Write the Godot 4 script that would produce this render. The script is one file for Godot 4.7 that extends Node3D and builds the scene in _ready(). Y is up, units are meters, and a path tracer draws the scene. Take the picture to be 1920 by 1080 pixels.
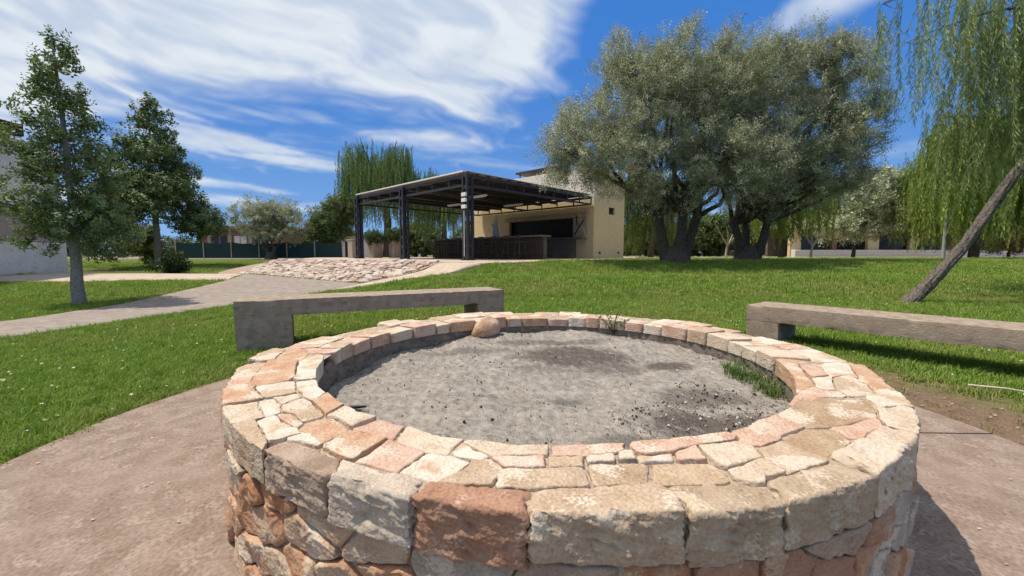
extends Node3D
# A round stone fire pit on a concrete pad in a park, with benches, lawns, a steel pavilion, olives and willows.
# Plan positions are (x to the right, d away from the camera); at(x, y, d) turns them into Godot's axes.

const EYE := 0.9
const TERRACE := 0.66
const PIT := Vector2(0.19, 1.9)
const RIM := 0.45
const JOINT := 0.003

var rng := RandomNumberGenerator.new()
var fine := FastNoiseLite.new()
var broad := FastNoiseLite.new()
var ridged := FastNoiseLite.new()
var mats := {}
var pit_polys: Array = []
var taken := {}

# ---------------------------------------------------------------- small helpers
func at(x: float, y: float, d: float) -> Vector3:
	return Vector3(x, y, -d)

func lin(r: float, g: float, b: float) -> Color:
	return Color(r, g, b).linear_to_srgb()

func numbered(called: String) -> String:
	if not taken.has(called):
		taken[called] = 0
		return called
	taken[called] += 1
	return "%s_%03d" % [called, taken[called]]

func tag(o: Node, label: String, category: String, group := "", kind := "") -> void:
	if label != "":
		o.set_meta("label", label)
	if category != "":
		o.set_meta("category", category)
	if group != "":
		o.set_meta("group", group)
	if kind != "":
		o.set_meta("kind", kind)

func thing(called: String, label: String, category: String, where := Vector3.ZERO, group := "") -> Node3D:
	var o := Node3D.new()
	o.name = numbered(called)
	add_child(o)
	o.position = where
	tag(o, label, category, group)
	return o

func show_mesh(called: String, m: Mesh, mat: Material, parent: Node = null) -> MeshInstance3D:
	var o := MeshInstance3D.new()
	o.mesh = m
	o.material_override = mat
	if parent == null:
		o.name = numbered(called)
		add_child(o)
	else:
		o.name = called
		parent.add_child(o, true)
	return o

class Shape:
	# Collects triangles; front faces run clockwise.
	var v := PackedVector3Array()
	var n := PackedVector3Array()
	var c := PackedColorArray()
	var i := PackedInt32Array()
	var tint := Color(1, 1, 1)
	var coloured := false

	func vert(p: Vector3) -> int:
		v.append(p)
		c.append(tint)
		return v.size() - 1

	func tri(a: int, b: int, d: int) -> void:
		i.append(a)
		i.append(b)
		i.append(d)

	func flat(a: Vector3, b: Vector3, d: Vector3, out: Vector3) -> void:
		var nn := (d - a).cross(b - a)
		if nn.dot(out) < 0.0:
			var t := b
			b = d
			d = t
		tri(vert(a), vert(b), vert(d))

	func quad(a: Vector3, b: Vector3, d: Vector3, e: Vector3, out: Vector3) -> void:
		flat(a, b, d, out)
		flat(a, d, e, out)

	# A box with chamfered edges, set by a transform.
	func box(t: Transform3D, size: Vector3, bevel := 0.006) -> void:
		var h := size / 2.0
		var b := minf(bevel, minf(h.x, minf(h.y, h.z)) * 0.4)
		for axis in 3:
			for s in [-1.0, 1.0]:
				var o := Vector3.ZERO
				o[axis] = s
				var u := (axis + 1) % 3
				var w := (axis + 2) % 3
				var q: Array[Vector3] = []
				for k in [[-1, -1], [1, -1], [1, 1], [-1, 1]]:
					var p := Vector3.ZERO
					p[axis] = s * h[axis]
					p[u] = k[0] * (h[u] - b)
					p[w] = k[1] * (h[w] - b)
					q.append(t * p)
				quad(q[0], q[1], q[2], q[3], t.basis * o)
		for axis in 3:
			var u := (axis + 1) % 3
			var w := (axis + 2) % 3
			for su in [-1.0, 1.0]:
				for sw in [-1.0, 1.0]:
					var a := Vector3.ZERO
					var e := Vector3.ZERO
					a[u] = su * h[u]
					a[w] = sw * (h[w] - b)
					e[u] = su * (h[u] - b)
					e[w] = sw * h[w]
					var l := h[axis] - b
					var a0 := a
					var a1 := a
					var e0 := e
					var e1 := e
					a0[axis] = -l
					a1[axis] = l
					e0[axis] = -l
					e1[axis] = l
					var o := Vector3.ZERO
					o[u] = su
					o[w] = sw
					quad(t * a0, t * a1, t * e1, t * e0, t.basis * o)
		for sx in [-1.0, 1.0]:
			for sy in [-1.0, 1.0]:
				for sz in [-1.0, 1.0]:
					var sg := Vector3(sx, sy, sz)
					var px := Vector3(h.x, h.y - b, h.z - b) * sg
					var py := Vector3(h.x - b, h.y, h.z - b) * sg
					var pz := Vector3(h.x - b, h.y - b, h.z) * sg
					flat(t * px, t * py, t * pz, t.basis * sg)

	func bar(a: Vector3, b: Vector3, wide: float, high: float, bevel := 0.004) -> void:
		var z := (b - a).normalized()
		var x := Vector3.UP.cross(z)
		if x.length() < 0.01:
			x = Vector3.RIGHT
		x = x.normalized()
		box(Transform3D(Basis(x, z.cross(x), z), (a + b) / 2.0), Vector3(wide, high, a.distance_to(b)), bevel)

	# A smooth tube through points, each with a radius; closed at the end.
	func tube(pts: PackedVector3Array, radii: PackedFloat32Array, sides := 8, noise: FastNoiseLite = null, amount := 0.0) -> void:
		var first := v.size()
		var side := Vector3.RIGHT
		var run := 0.0
		for k in pts.size():
			if k > 0:
				run += pts[k].distance_to(pts[k - 1])
			var along := (pts[mini(k + 1, pts.size() - 1)] - pts[maxi(k - 1, 0)]).normalized()
			side = (side - along * side.dot(along))
			if side.length() < 0.05:
				side = along.cross(Vector3(0.3, 0.2, 0.9))
			side = side.normalized()
			var up := along.cross(side)
			for s in sides:
				var a := TAU * s / sides
				var dir := side * cos(a) + up * sin(a)
				var r := radii[k]
				if noise:
					r *= 1.0 + amount * (noise.get_noise_3d(cos(a) * 2.2, sin(a) * 2.2, run * 1.4 / maxf(radii[0] * 6.0, 0.3)) + 0.6 * noise.get_noise_3d(cos(a) * 6.0 + 9.0, sin(a) * 6.0, run * 2.2 / maxf(radii[0] * 6.0, 0.3)))
				vert(pts[k] + dir * r)
		for k in pts.size() - 1:
			for s in sides:
				var a := first + k * sides + s
				var b := first + k * sides + (s + 1) % sides
				tri(a, b, a + sides)
				tri(b, b + sides, a + sides)
		var tip := vert(pts[pts.size() - 1])
		for s in sides:
			tri(first + (pts.size() - 1) * sides + s, first + (pts.size() - 1) * sides + (s + 1) % sides, tip)

	# A diamond leaf folded along its rib.
	func leaf(root: Vector3, along: Vector3, across: Vector3, long: float, wide: float) -> void:
		var fold := along.cross(across).normalized() * wide * 0.25
		var a := vert(root)
		var b := vert(root + along * long * 0.5 + across * wide * 0.5 + fold)
		var d := vert(root + along * long)
		var e := vert(root + along * long * 0.45 - across * wide * 0.5 + fold)
		tri(a, b, d)
		tri(a, d, e)

	func mesh(smooth := false) -> ArrayMesh:
		n.resize(v.size())
		n.fill(Vector3.ZERO)
		for k in range(0, i.size(), 3):
			var a := v[i[k]]
			var face := (v[i[k + 2]] - a).cross(v[i[k + 1]] - a)
			if not smooth:
				face = face.normalized()
			n[i[k]] += face
			n[i[k + 1]] += face
			n[i[k + 2]] += face
		for k in n.size():
			n[k] = n[k].normalized() if n[k].length_squared() > 1e-20 else Vector3.UP
		var arrays := []
		arrays.resize(Mesh.ARRAY_MAX)
		arrays[Mesh.ARRAY_VERTEX] = v
		arrays[Mesh.ARRAY_NORMAL] = n
		if coloured:
			arrays[Mesh.ARRAY_COLOR] = c
		arrays[Mesh.ARRAY_INDEX] = i
		var m := ArrayMesh.new()
		m.add_surface_from_arrays(Mesh.PRIMITIVE_TRIANGLES, arrays)
		return m

func box_part(called: String, centre: Vector3, size: Vector3, mat: Material, parent: Node, bevel := 0.008, turn := Basis()) -> MeshInstance3D:
	var s := Shape.new()
	s.box(Transform3D(turn, centre), size, bevel)
	return show_mesh(called, s.mesh(), mat, parent)

func scatter(called: String, m: Mesh, mat: Material, where: Array, colours: Array, parent: Node) -> MultiMeshInstance3D:
	var mm := MultiMesh.new()
	mm.transform_format = MultiMesh.TRANSFORM_3D
	mm.use_colors = true
	mm.mesh = m
	mm.instance_count = where.size()
	for k in where.size():
		mm.set_instance_transform(k, where[k])
		mm.set_instance_color(k, colours[k])
	var o := MultiMeshInstance3D.new()
	o.multimesh = mm
	o.material_override = mat
	if parent == null:
		o.name = numbered(called)
		add_child(o)
	else:
		o.name = called
		parent.add_child(o, true)
	return o

# ---------------------------------------------------------------- textures and materials
const TEX := 512
var layers := {}

func layer(called: String, type: int, freq: float, octaves: int, sd: int, fractal := FastNoiseLite.FRACTAL_FBM) -> void:
	var f := FastNoiseLite.new()
	f.noise_type = type
	f.frequency = freq
	f.fractal_type = fractal
	f.fractal_octaves = octaves
	f.seed = sd
	var im := f.get_seamless_image(TEX, TEX, false, false, 0.2, true)
	im.convert(Image.FORMAT_L8)
	layers[called] = im.get_data()

func grey_texture(weights: Dictionary) -> ImageTexture:
	var out := PackedByteArray()
	out.resize(TEX * TEX)
	var data: Array = []
	var w: Array = []
	for k in weights:
		data.append(layers[k])
		w.append(weights[k])
	for p in TEX * TEX:
		var sum := 0.0
		for k in data.size():
			sum += data[k][p] * w[k]
		out[p] = clampi(int(sum), 0, 255)
	return ImageTexture.create_from_image(Image.create_from_data(TEX, TEX, false, Image.FORMAT_L8, out))

# Two tones mixed by a coarse layer, grain from fine ones, patches of a third tone and specks; colours are linear.
func colour_texture(a: Vector3, b: Vector3, patch: Vector3, share: float, grain: float, speck := 0.0, coarse := "mid", patches := "patch") -> ImageTexture:
	var out := PackedByteArray()
	out.resize(TEX * TEX * 3)
	var mid: PackedByteArray = layers[coarse]
	var small: PackedByteArray = layers["grain"]
	var pat: PackedByteArray = layers[patches]
	var spk: PackedByteArray = layers["speck"]
	var lut := PackedByteArray()
	lut.resize(1024)
	for k in 1024:
		lut[k] = int(Color(k / 1023.0, 0, 0).linear_to_srgb().r * 255.0)
	for p in TEX * TEX:
		var t := clampf((mid[p] - 70.0) / 115.0, 0.0, 1.0)
		var col := a + (b - a) * t
		var g := (small[p] - 128.0) / 128.0
		var q := clampf((pat[p] + (small[p] - 128.0) * 0.35 - 255.0 * (1.0 - share)) / 30.0, 0.0, 1.0)
		col += (patch - col) * q
		col *= 1.0 + g * grain
		if spk[p] > 205:
			col *= 1.0 - speck
		out[p * 3] = lut[clampi(int(col.x * 1023.0), 0, 1023)]
		out[p * 3 + 1] = lut[clampi(int(col.y * 1023.0), 0, 1023)]
		out[p * 3 + 2] = lut[clampi(int(col.z * 1023.0), 0, 1023)]
	return ImageTexture.create_from_image(Image.create_from_data(TEX, TEX, false, Image.FORMAT_RGB8, out))

func plain(colour: Color, rough := 0.85, metal := 0.0) -> StandardMaterial3D:
	var m := StandardMaterial3D.new()
	m.albedo_color = colour
	m.roughness = rough
	m.metallic = metal
	m.metallic_specular = 0.4
	return m

func surfaced(tex: Texture2D, tile: float, relief: Texture2D, relief_cm: float, rough := 0.92, vertex := false) -> StandardMaterial3D:
	var m := plain(Color(1, 1, 1), rough)
	m.metallic_specular = 0.3
	m.albedo_texture = tex
	m.uv1_triplanar = true
	m.uv1_world_triplanar = true
	m.uv1_scale = Vector3.ONE / tile
	m.vertex_color_use_as_albedo = vertex
	if relief:
		m.heightmap_enabled = true
		m.heightmap_texture = relief
		m.heightmap_scale = relief_cm
	return m

func leafy(colour: Color, through: Color, rough := 0.55) -> StandardMaterial3D:
	var m := plain(colour, rough)
	m.vertex_color_use_as_albedo = true
	m.backlight_enabled = true
	m.backlight = through
	m.metallic_specular = 0.35
	return m

func make_materials() -> void:
	var S := FastNoiseLite.TYPE_SIMPLEX_SMOOTH
	layer("mid", S, 0.012, 4, 11)
	layer("patch", S, 0.018, 5, 12)
	layer("smear", S, 0.007, 6, 21)
	layer("grain", S, 0.11, 3, 13)
	layer("speck", S, 0.09, 2, 14)
	layer("rough", S, 0.03, 5, 15, FastNoiseLite.FRACTAL_RIDGED)
	layer("pits", FastNoiseLite.TYPE_CELLULAR, 0.06, 2, 16)
	var rock := grey_texture({"rough": 0.35, "grain": 0.3, "mid": 0.35})
	var gritty := grey_texture({"grain": 0.6, "pits": 0.4})
	var W := Vector3(0.57, 0.49, 0.395)
	var pal := {
		"cream": [Vector3(0.475, 0.37, 0.265), Vector3(0.565, 0.475, 0.37), W, 0.42],
		"tan": [Vector3(0.385, 0.28, 0.185), Vector3(0.465, 0.36, 0.255), W, 0.36],
		"orange": [Vector3(0.42, 0.225, 0.13), Vector3(0.49, 0.34, 0.22), W, 0.34],
		"pink": [Vector3(0.46, 0.275, 0.195), Vector3(0.53, 0.385, 0.295), W, 0.36],
		"white": [Vector3(0.54, 0.47, 0.38), Vector3(0.64, 0.585, 0.50), Vector3(0.46, 0.33, 0.21), 0.38],
		"pale_grey": [Vector3(0.40, 0.335, 0.265), Vector3(0.52, 0.45, 0.37), Vector3(0.56, 0.51, 0.43), 0.38],
		"brown": [Vector3(0.30, 0.20, 0.12), Vector3(0.38, 0.28, 0.18), W, 0.34],
		"grey": [Vector3(0.27, 0.23, 0.18), Vector3(0.38, 0.34, 0.28), W, 0.30],
		"ochre": [Vector3(0.385, 0.275, 0.17), Vector3(0.455, 0.35, 0.24), W, 0.32],
		"brown_tan": [Vector3(0.315, 0.235, 0.155), Vector3(0.41, 0.325, 0.23), Vector3(0.52, 0.43, 0.32), 0.34],
		"redbrown": [Vector3(0.30, 0.145, 0.085), Vector3(0.36, 0.20, 0.13), Vector3(0.45, 0.33, 0.24), 0.26],
		"rust": [Vector3(0.34, 0.125, 0.05), Vector3(0.42, 0.235, 0.13), Vector3(0.50, 0.38, 0.26), 0.38],
		"mauve": [Vector3(0.30, 0.21, 0.16), Vector3(0.40, 0.31, 0.24), Vector3(0.19, 0.14, 0.10), 0.32],
	}
	for k in pal:
		var a: Array = pal[k]
		var dusty := Vector3(0.47, 0.345, 0.265)
		for j in 3:
			a[j] = a[j].lerp(dusty, 0.16)
		mats[k] = surfaced(colour_texture(a[0], a[1], a[2], a[3] + 0.06, 0.24, 0.30, "mid", "smear"), 0.62, rock, 0.85)
	mats.mortar = surfaced(colour_texture(Vector3(0.37, 0.295, 0.225), Vector3(0.47, 0.39, 0.305), Vector3(0.24, 0.18, 0.13), 0.36, 0.25, 0.3), 0.3, rock, 0.8)
	mats.render_grey = surfaced(colour_texture(Vector3(0.16, 0.135, 0.11), Vector3(0.23, 0.20, 0.165), Vector3(0.10, 0.085, 0.07), 0.36, 0.25, 0.3), 0.5, gritty, 0.5)
	var bare := colour_texture(Vector3(0.80, 0.80, 0.80), Vector3(0.97, 0.97, 0.97), Vector3(0.62, 0.62, 0.62), 0.34, 0.30, 0.45)
	mats.ash = surfaced(bare, 0.26, gritty, 0.9, 0.98, true)
	mats.concrete = surfaced(colour_texture(Vector3(0.222, 0.163, 0.129), Vector3(0.276, 0.210, 0.171), Vector3(0.297, 0.232, 0.192), 0.34, 0.26, 0.35), 1.1, gritty, 0.45)
	mats.grey_concrete = surfaced(colour_texture(Vector3(0.25, 0.208, 0.175), Vector3(0.31, 0.265, 0.23), Vector3(0.22, 0.18, 0.15), 0.36, 0.16, 0.25), 1.6, gritty, 0.3)
	mats.pale_concrete = surfaced(colour_texture(Vector3(0.42, 0.33, 0.26), Vector3(0.50, 0.41, 0.33), Vector3(0.38, 0.30, 0.24), 0.34, 0.10, 0.15), 2.5, gritty, 0.3)
	mats.bench = surfaced(colour_texture(Vector3(0.275, 0.215, 0.163), Vector3(0.355, 0.288, 0.226), Vector3(0.20, 0.155, 0.115), 0.36, 0.22, 0.35), 0.8, gritty, 0.45)
	mats.soil = surfaced(bare, 0.8, gritty, 1.5, 0.98, true)
	mats.bark_grey = surfaced(colour_texture(Vector3(0.15, 0.125, 0.10), Vector3(0.24, 0.205, 0.17), Vector3(0.075, 0.06, 0.048), 0.42, 0.3, 0.4, "rough"), 0.5, rock, 3.0)
	mats.bark_pale = surfaced(colour_texture(Vector3(0.24, 0.215, 0.185), Vector3(0.33, 0.30, 0.265), Vector3(0.14, 0.12, 0.10), 0.36, 0.25, 0.3, "rough"), 0.4, rock, 1.5)
	mats.bark_mid = surfaced(colour_texture(Vector3(0.115, 0.098, 0.082), Vector3(0.22, 0.19, 0.16), Vector3(0.05, 0.041, 0.034), 0.44, 0.3, 0.4, "rough"), 0.5, rock, 4.0)
	mats.bark_dark = surfaced(colour_texture(Vector3(0.07, 0.055, 0.043), Vector3(0.14, 0.115, 0.09), Vector3(0.035, 0.028, 0.022), 0.42, 0.3, 0.4, "rough"), 0.6, rock, 3.0)
	mats.yellow_wall = surfaced(colour_texture(Vector3(0.60, 0.49, 0.29), Vector3(0.64, 0.53, 0.325), Vector3(0.52, 0.42, 0.27), 0.3, 0.05, 0.08), 2.0, gritty, 0.15)
	mats.white_wall = surfaced(colour_texture(Vector3(0.62, 0.58, 0.52), Vector3(0.68, 0.645, 0.585), Vector3(0.50, 0.47, 0.42), 0.3, 0.05, 0.08), 2.0, gritty, 0.15)
	mats.beige_wall = surfaced(colour_texture(Vector3(0.34, 0.28, 0.22), Vector3(0.38, 0.32, 0.26), Vector3(0.30, 0.25, 0.2), 0.3, 0.05, 0.08), 2.0, gritty, 0.15)
	mats.slope_pink = surfaced(colour_texture(Vector3(0.37, 0.285, 0.235), Vector3(0.46, 0.375, 0.315), W, 0.35, 0.2, 0.2), 0.8, rock, 1.0)
	mats.slope_pale = surfaced(colour_texture(Vector3(0.48, 0.40, 0.33), Vector3(0.57, 0.49, 0.42), Vector3(0.40, 0.27, 0.2), 0.3, 0.2, 0.2), 0.8, rock, 1.0)
	mats.slope_red = surfaced(colour_texture(Vector3(0.29, 0.20, 0.155), Vector3(0.37, 0.275, 0.22), W, 0.3, 0.2, 0.2), 0.8, rock, 1.0)
	mats.steel = plain(lin(0.035, 0.035, 0.042), 0.45, 0.0)
	mats.white_metal = plain(lin(0.72, 0.73, 0.74), 0.4, 0.0)
	mats.sheet = surfaced(colour_texture(Vector3(0.36, 0.30, 0.24), Vector3(0.42, 0.36, 0.295), Vector3(0.27, 0.21, 0.17), 0.35, 0.1, 0.1), 1.5, null, 0.0, 0.7)
	mats.dark_wood = surfaced(colour_texture(Vector3(0.05, 0.035, 0.025), Vector3(0.09, 0.065, 0.045), Vector3(0.03, 0.02, 0.015), 0.35, 0.3, 0.2), 0.7, gritty, 0.3, 0.6)
	mats.dark_stone = surfaced(colour_texture(Vector3(0.13, 0.11, 0.085), Vector3(0.18, 0.155, 0.12), Vector3(0.10, 0.08, 0.06), 0.35, 0.2, 0.2), 0.7, gritty, 0.3, 0.6)
	mats.black = plain(lin(0.015, 0.015, 0.015), 0.6)
	mats.brick = surfaced(colour_texture(Vector3(0.20, 0.105, 0.075), Vector3(0.27, 0.15, 0.11), Vector3(0.32, 0.22, 0.17), 0.3, 0.2, 0.2), 0.8, gritty, 0.4)
	mats.netting = plain(lin(0.018, 0.045, 0.045), 0.8)
	mats.window = plain(lin(0.02, 0.025, 0.03), 0.15)
	mats.grass = leafy(Color(1, 1, 1), Color(0.75, 0.78, 0.4), 0.6)
	mats.leaf = leafy(Color(1, 1, 1), Color(0.72, 0.76, 0.42), 0.5)
	mats.olive_leaf = leafy(Color(1, 1, 1), Color(0.74, 0.75, 0.55), 0.45)
	mats.petal = leafy(Color(1, 1, 1), Color(0.3, 0.3, 0.3), 0.8)

# ---------------------------------------------------------------- the lie of the land
func ramp(x: float, pts: Array) -> float:
	for k in range(1, pts.size()):
		if x < pts[k][0]:
			var t := clampf((x - pts[k - 1][0]) / (pts[k][0] - pts[k - 1][0]), 0.0, 1.0)
			return lerpf(pts[k - 1][1], pts[k][1], t * t * (3.0 - 2.0 * t))
	return pts[pts.size() - 1][1]

const TERRACE_EDGE: Array[Vector2] = [Vector2(-0.7, 10.8), Vector2(-9.5, 16.9), Vector2(-10.1, 18.2), Vector2(-13.0, 27.0), Vector2(8.0, 38.0), Vector2(12.5, 25.5), Vector2(4.6, 16.6)]

func ground(x: float, d: float) -> float:
	var left := ramp(d, [[6.5, 0.0], [12.0, 0.28], [18.0, 0.42], [30.0, 0.55]])
	var right := ramp(d, [[4.4, 0.0], [6.6, 0.06], [9.5, 0.36], [12.6, 0.655]])
	var g := lerpf(left, right, smoothstep(-4.2, -1.4, x))
	if d > 5.0 and d < 30.0 and x > -12.0 and x < 14.0:
		var away := edge_distance(Vector2(x, d))
		g = maxf(g, TERRACE - 0.02 - 0.26 * away) if x > -3.2 else g
	g += 0.012 * broad.get_noise_2d(x * 9.0, d * 9.0) * smoothstep(2.8, 4.5, Vector2(x - 0.1, d - 2.0).length())
	return g

func edge_distance(p: Vector2) -> float:
	var poly := PackedVector2Array(TERRACE_EDGE)
	if Geometry2D.is_point_in_polygon(p, poly):
		return 0.0
	var best := 1e9
	for k in poly.size():
		best = minf(best, p.distance_to(Geometry2D.get_closest_point_to_segment(p, poly[k], poly[(k + 1) % poly.size()])))
	return best

func in_poly(p: Vector2, poly: PackedVector2Array) -> bool:
	return Geometry2D.is_point_in_polygon(p, poly)

# Outlines of the cap stones seen from above, in centimetres from the pit's centre (x, away); 1 marks the big edge blocks.
const CAPS := [
	["tan", 0, [-131.5,-20.8,-133.8,-8.8,-133.3,2.4,-126.4,-0.8,-123.1,-14.2,-121.3,-18.3,-125.7,-20.2]],
	["orange", 0, [-121.4,-17.3,-125.3,-0.8,-115.7,-3.1,-111.7,-7.7,-110,-19.2,-114,-21.2]],
	["white", 0, [-109,-20.2,-111.4,-7.7,-108.2,-8.8,-103.9,-17.3,-97.1,-33.7,-90.5,-48.7,-95.5,-48.7,-106.6,-28.6]],
	["tan", 0, [-130.1,-29.4,-129.3,-24,-121.3,-25.9,-116.6,-40.8,-118.7,-43,-124.1,-41.5]],
	["orange", 0, [-111.4,-50,-119.4,-28.6,-119,-22.1,-109.5,-22.1,-99,-43.7,-101.5,-48.7,-107.5,-54.5]],
	["pink", 0, [-117.9,-52.6,-123.1,-43,-118,-43.7,-116.8,-41.5,-112.2,-49.3,-113.1,-54.5,-114.2,-58.2]],
	["white", 0, [-105.7,-56.4,-96.4,-49.3,-89.9,-60.5,-94.8,-64.4,-97.9,-65.5]],
	["orange", 0, [-113.4,-59.9,-112.3,-55.8,-107.1,-55.8,-97.9,-66,-100.3,-68.6,-104.5,-71.1]],
	["white", 0, [-94.5,-50.7,-89.4,-50,-79.1,-61.7,-80.4,-67.6,-84.6,-64.4,-90,-58.8]],
	["cream", 0, [-93.8,-65.5,-88.2,-61.1,-86.2,-63.9,-88.5,-70.6,-91.2,-68.6]],
	["cream", 0, [-103.8,-72,-97.7,-68.1,-88.2,-80.1,-92,-84.9,-98.3,-78]],
	["white", 0, [-96.7,-68.6,-93.8,-66,-89,-70.6,-87.5,-78,-87.9,-80.1,-95.8,-70.6]],
	["tan", 0, [-88,-71.1,-85.2,-65.5,-71.7,-79.2,-74.2,-81.7,-75.4,-83.7,-81.9,-77.1]],
	["orange", 0, [-79.6,-68.6,-78.9,-61.7,-69.2,-72.5,-71.7,-78,-71.4,-79.2]],
	["cream", 0, [-70.2,-79.7,-68.8,-73.5,-56.6,-81.7,-60.3,-87.1]],
	["pink", 0, [-84.3,-79.2,-81.9,-78.6,-74.3,-85.3,-75.1,-87.7,-80.6,-84.1]],
	["white", 0, [-88.9,-82.7,-86.2,-79.9,-71.9,-91.7,-77.8,-95.6]],
	["tan", 0, [-92.1,-85.3,-89.2,-82.7,-78,-95.6,-77.1,-98.5,-82.5,-95.6,-88.3,-90.2]],
	["orange", 0, [-75,-84.7,-68.5,-80.5,-61.3,-89.1,-64.8,-96.3,-72.6,-89.8]],
	["white", 0, [-75.3,-93.2,-72.6,-90.7,-69.4,-91.4,-64.6,-96.7,-64.8,-98.1,-71.8,-94.4]],
	["orange", 0, [-63.2,-98.7,-60.7,-89.6,-49.7,-94.1,-53.8,-104.3]],
	["pink", 0, [-53,-105,-49,-94.6,-39.2,-100.4,-43.3,-108.4]],
	["white", 0, [-42.4,-108.9,-38.2,-101.5,-28.2,-104.5,-29.8,-108.5,-34.4,-112.7]],
	["pink", 0, [-60.1,-88,-55.7,-81.7,-47.5,-85.3,-48.3,-93.7]],
	["cream", 0, [-46.9,-85.5,-32,-94.6,-33.3,-100,-39.2,-99.6,-47.8,-93.9]],
	["white", 0, [-32.7,-100,-31,-96,-24,-102.5,-26,-104.5]],
	["cream", 0, [-30.6,-95.6,-18.2,-96.7,-10.1,-97.2,-10.6,-101.5,-23.8,-102.1]],
	["pink", 0, [-23.8,-102.9,-11.4,-102.5,-11.8,-106.7,-20.3,-107]],
	["tan", 0, [-34.1,-113.2,-29.6,-108.9,-27.8,-104.7,-23.7,-104.1,-20.7,-107.5,-22.5,-113.2,-28.7,-114.1]],
	["tan", 0, [-22.4,-107.8,-12.2,-107.3,-4.1,-107.3,-3.8,-113.9,-14.9,-115,-22.3,-115]],
	["pink", 0, [-9.9,-97.8,3.2,-96,8.3,-96,5.5,-100.2,-1.7,-101.9,-10.1,-101.9]],
	["tan", 0, [-11.1,-102.5,-3,-102.5,-3.6,-106.5,-11.4,-106.5]],
	["cream", 0, [-2.7,-103.5,4.2,-101.3,3.9,-104.9,-2.6,-105.5]],
	["grey", 0, [5,-100.9,8.6,-100.9,8,-104.5,4.4,-104.9]],
	["brown", 0, [-2.6,-106.2,10.9,-105.5,8.1,-113.8,-2.6,-113.8]],
	["ochre", 0, [11.3,-105.5,24.1,-105,25,-110.9,23.3,-112.9,8.7,-113.5]],
	["pink", 0, [9.1,-96.5,23,-93.7,36.8,-92.4,28.3,-96.3,18.6,-100.2,10.8,-102.3,9.2,-100.2]],
	["white", 0, [9,-102.9,17.2,-101.9,16.7,-104.3,9,-104.9]],
	["pink", 0, [18,-101.9,24.2,-98.3,23.1,-102.9,24.3,-104.5,17.1,-104.5]],
	["cream", 0, [24.7,-98.1,37,-96.3,37,-103.3,26.5,-107.8,24.8,-104.7]],
	["cream", 0, [26.3,-108.9,36,-104.5,37.3,-109.4,28.4,-112.6,26.6,-111.4]],
	["tan", 0, [39.9,-97.8,46.1,-95.8,49.7,-101.3,50.3,-104.5,38.4,-109,36.8,-103.9]],
	["brown", 0, [48.6,-92.7,57.5,-87.7,63.8,-89.1,63.2,-94.8,57.3,-99.2,51,-100.7,48.6,-96.5]],
	["pink", 0, [38.1,-90.2,48.5,-82.3,56.3,-80.5,57.6,-86.9,48.7,-91.9,40.3,-97,37.3,-95.4]],
	["pink", 0, [65.6,-87.5,80.4,-82.3,77.9,-86.2,67.2,-93.5,65.2,-92.7]],
	["brown", 0, [56.9,-79.5,71.1,-65,80.3,-61.7,81,-68.1,90.2,-68.8,84,-78.6,69,-85.5,58.8,-86.6]],
	["mauve", 1, [-77.4,-97,-71.7,-95.8,-64.5,-98.3,-56.8,-105.6,-56.2,-107.8,-62,-106,-70.5,-101.7,-76,-100]],
	["pale_grey", 1, [-56.2,-105.6,-51.3,-106.7,-36.5,-111.9,-37,-116.2,-42.4,-115,-54,-110.3]],
	["redbrown", 1, [-36.8,-115.6,-35.4,-113.3,-25.2,-114.7,-15.6,-115.9,-16.5,-121.1,-26.4,-120.1,-36,-118.5]],
	["tan", 1, [-15.7,-121.1,-13.9,-115.5,-2.4,-114.6,10.9,-114.7,11.9,-120.4,3.1,-121.6,-9.6,-121.9]],
	["brown_tan", 1, [12.5,-120.6,11.7,-114.4,25.3,-113.3,30.3,-116.8,28.2,-119.8,19.4,-120.6]],
	["brown_tan", 1, [32.9,-117.6,33.2,-112.6,51.6,-105,55.3,-109.4,52.9,-111.6,42.8,-114.7]],
	["cream", 1, [54.1,-103.2,65.9,-94.6,77.1,-88.6,80.4,-90.5,77.8,-95.6,70.3,-100.9,57.5,-108.4]],
	["cream", 0, [84.3,-80.9,89.9,-74.4,97.7,-72,96.3,-77.1,89,-84.5,83,-89.6,80.4,-88.2]],
	["white", 0, [93,-69.6,100.6,-60.5,105.3,-58.8,102.6,-66.5,99.1,-72,90.7,-73.5]],
	["orange", 0, [102.2,-58.8,110.5,-41.5,120.9,-27.7,124,-28.6,115.9,-45.9,107.7,-59.9,106.2,-58.2]],
	["white", 0, [85.2,-55.2,90.9,-45.9,97.5,-45.2,88.9,-57.6,85.4,-57.6]],
	["tan", 0, [89.7,-57.6,97.8,-45.9,105.9,-42.3,104.4,-52.6,98.8,-61.7,90,-61.1]],
	["white", 0, [98.7,-43,105.3,-30.3,116.8,-26.8,110.5,-40,107.8,-43.7,107.2,-40.8]],
	["orange", 0, [84,-45.9,94.9,-23.1,98.9,-23.1,91.5,-41.5,88.3,-45.9,85.1,-52.6,75.4,-58.8]],
	["pink", 0, [90.8,-43,96.8,-30.3,104.4,-30.3,97.7,-43.7,91,-45.2]],
	["pink", 0, [72.6,-62.2,84.5,-53.9,84.5,-58.8,89.8,-59.9,77.8,-65.5,68.3,-71.6,65.3,-69.6]],]

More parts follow.
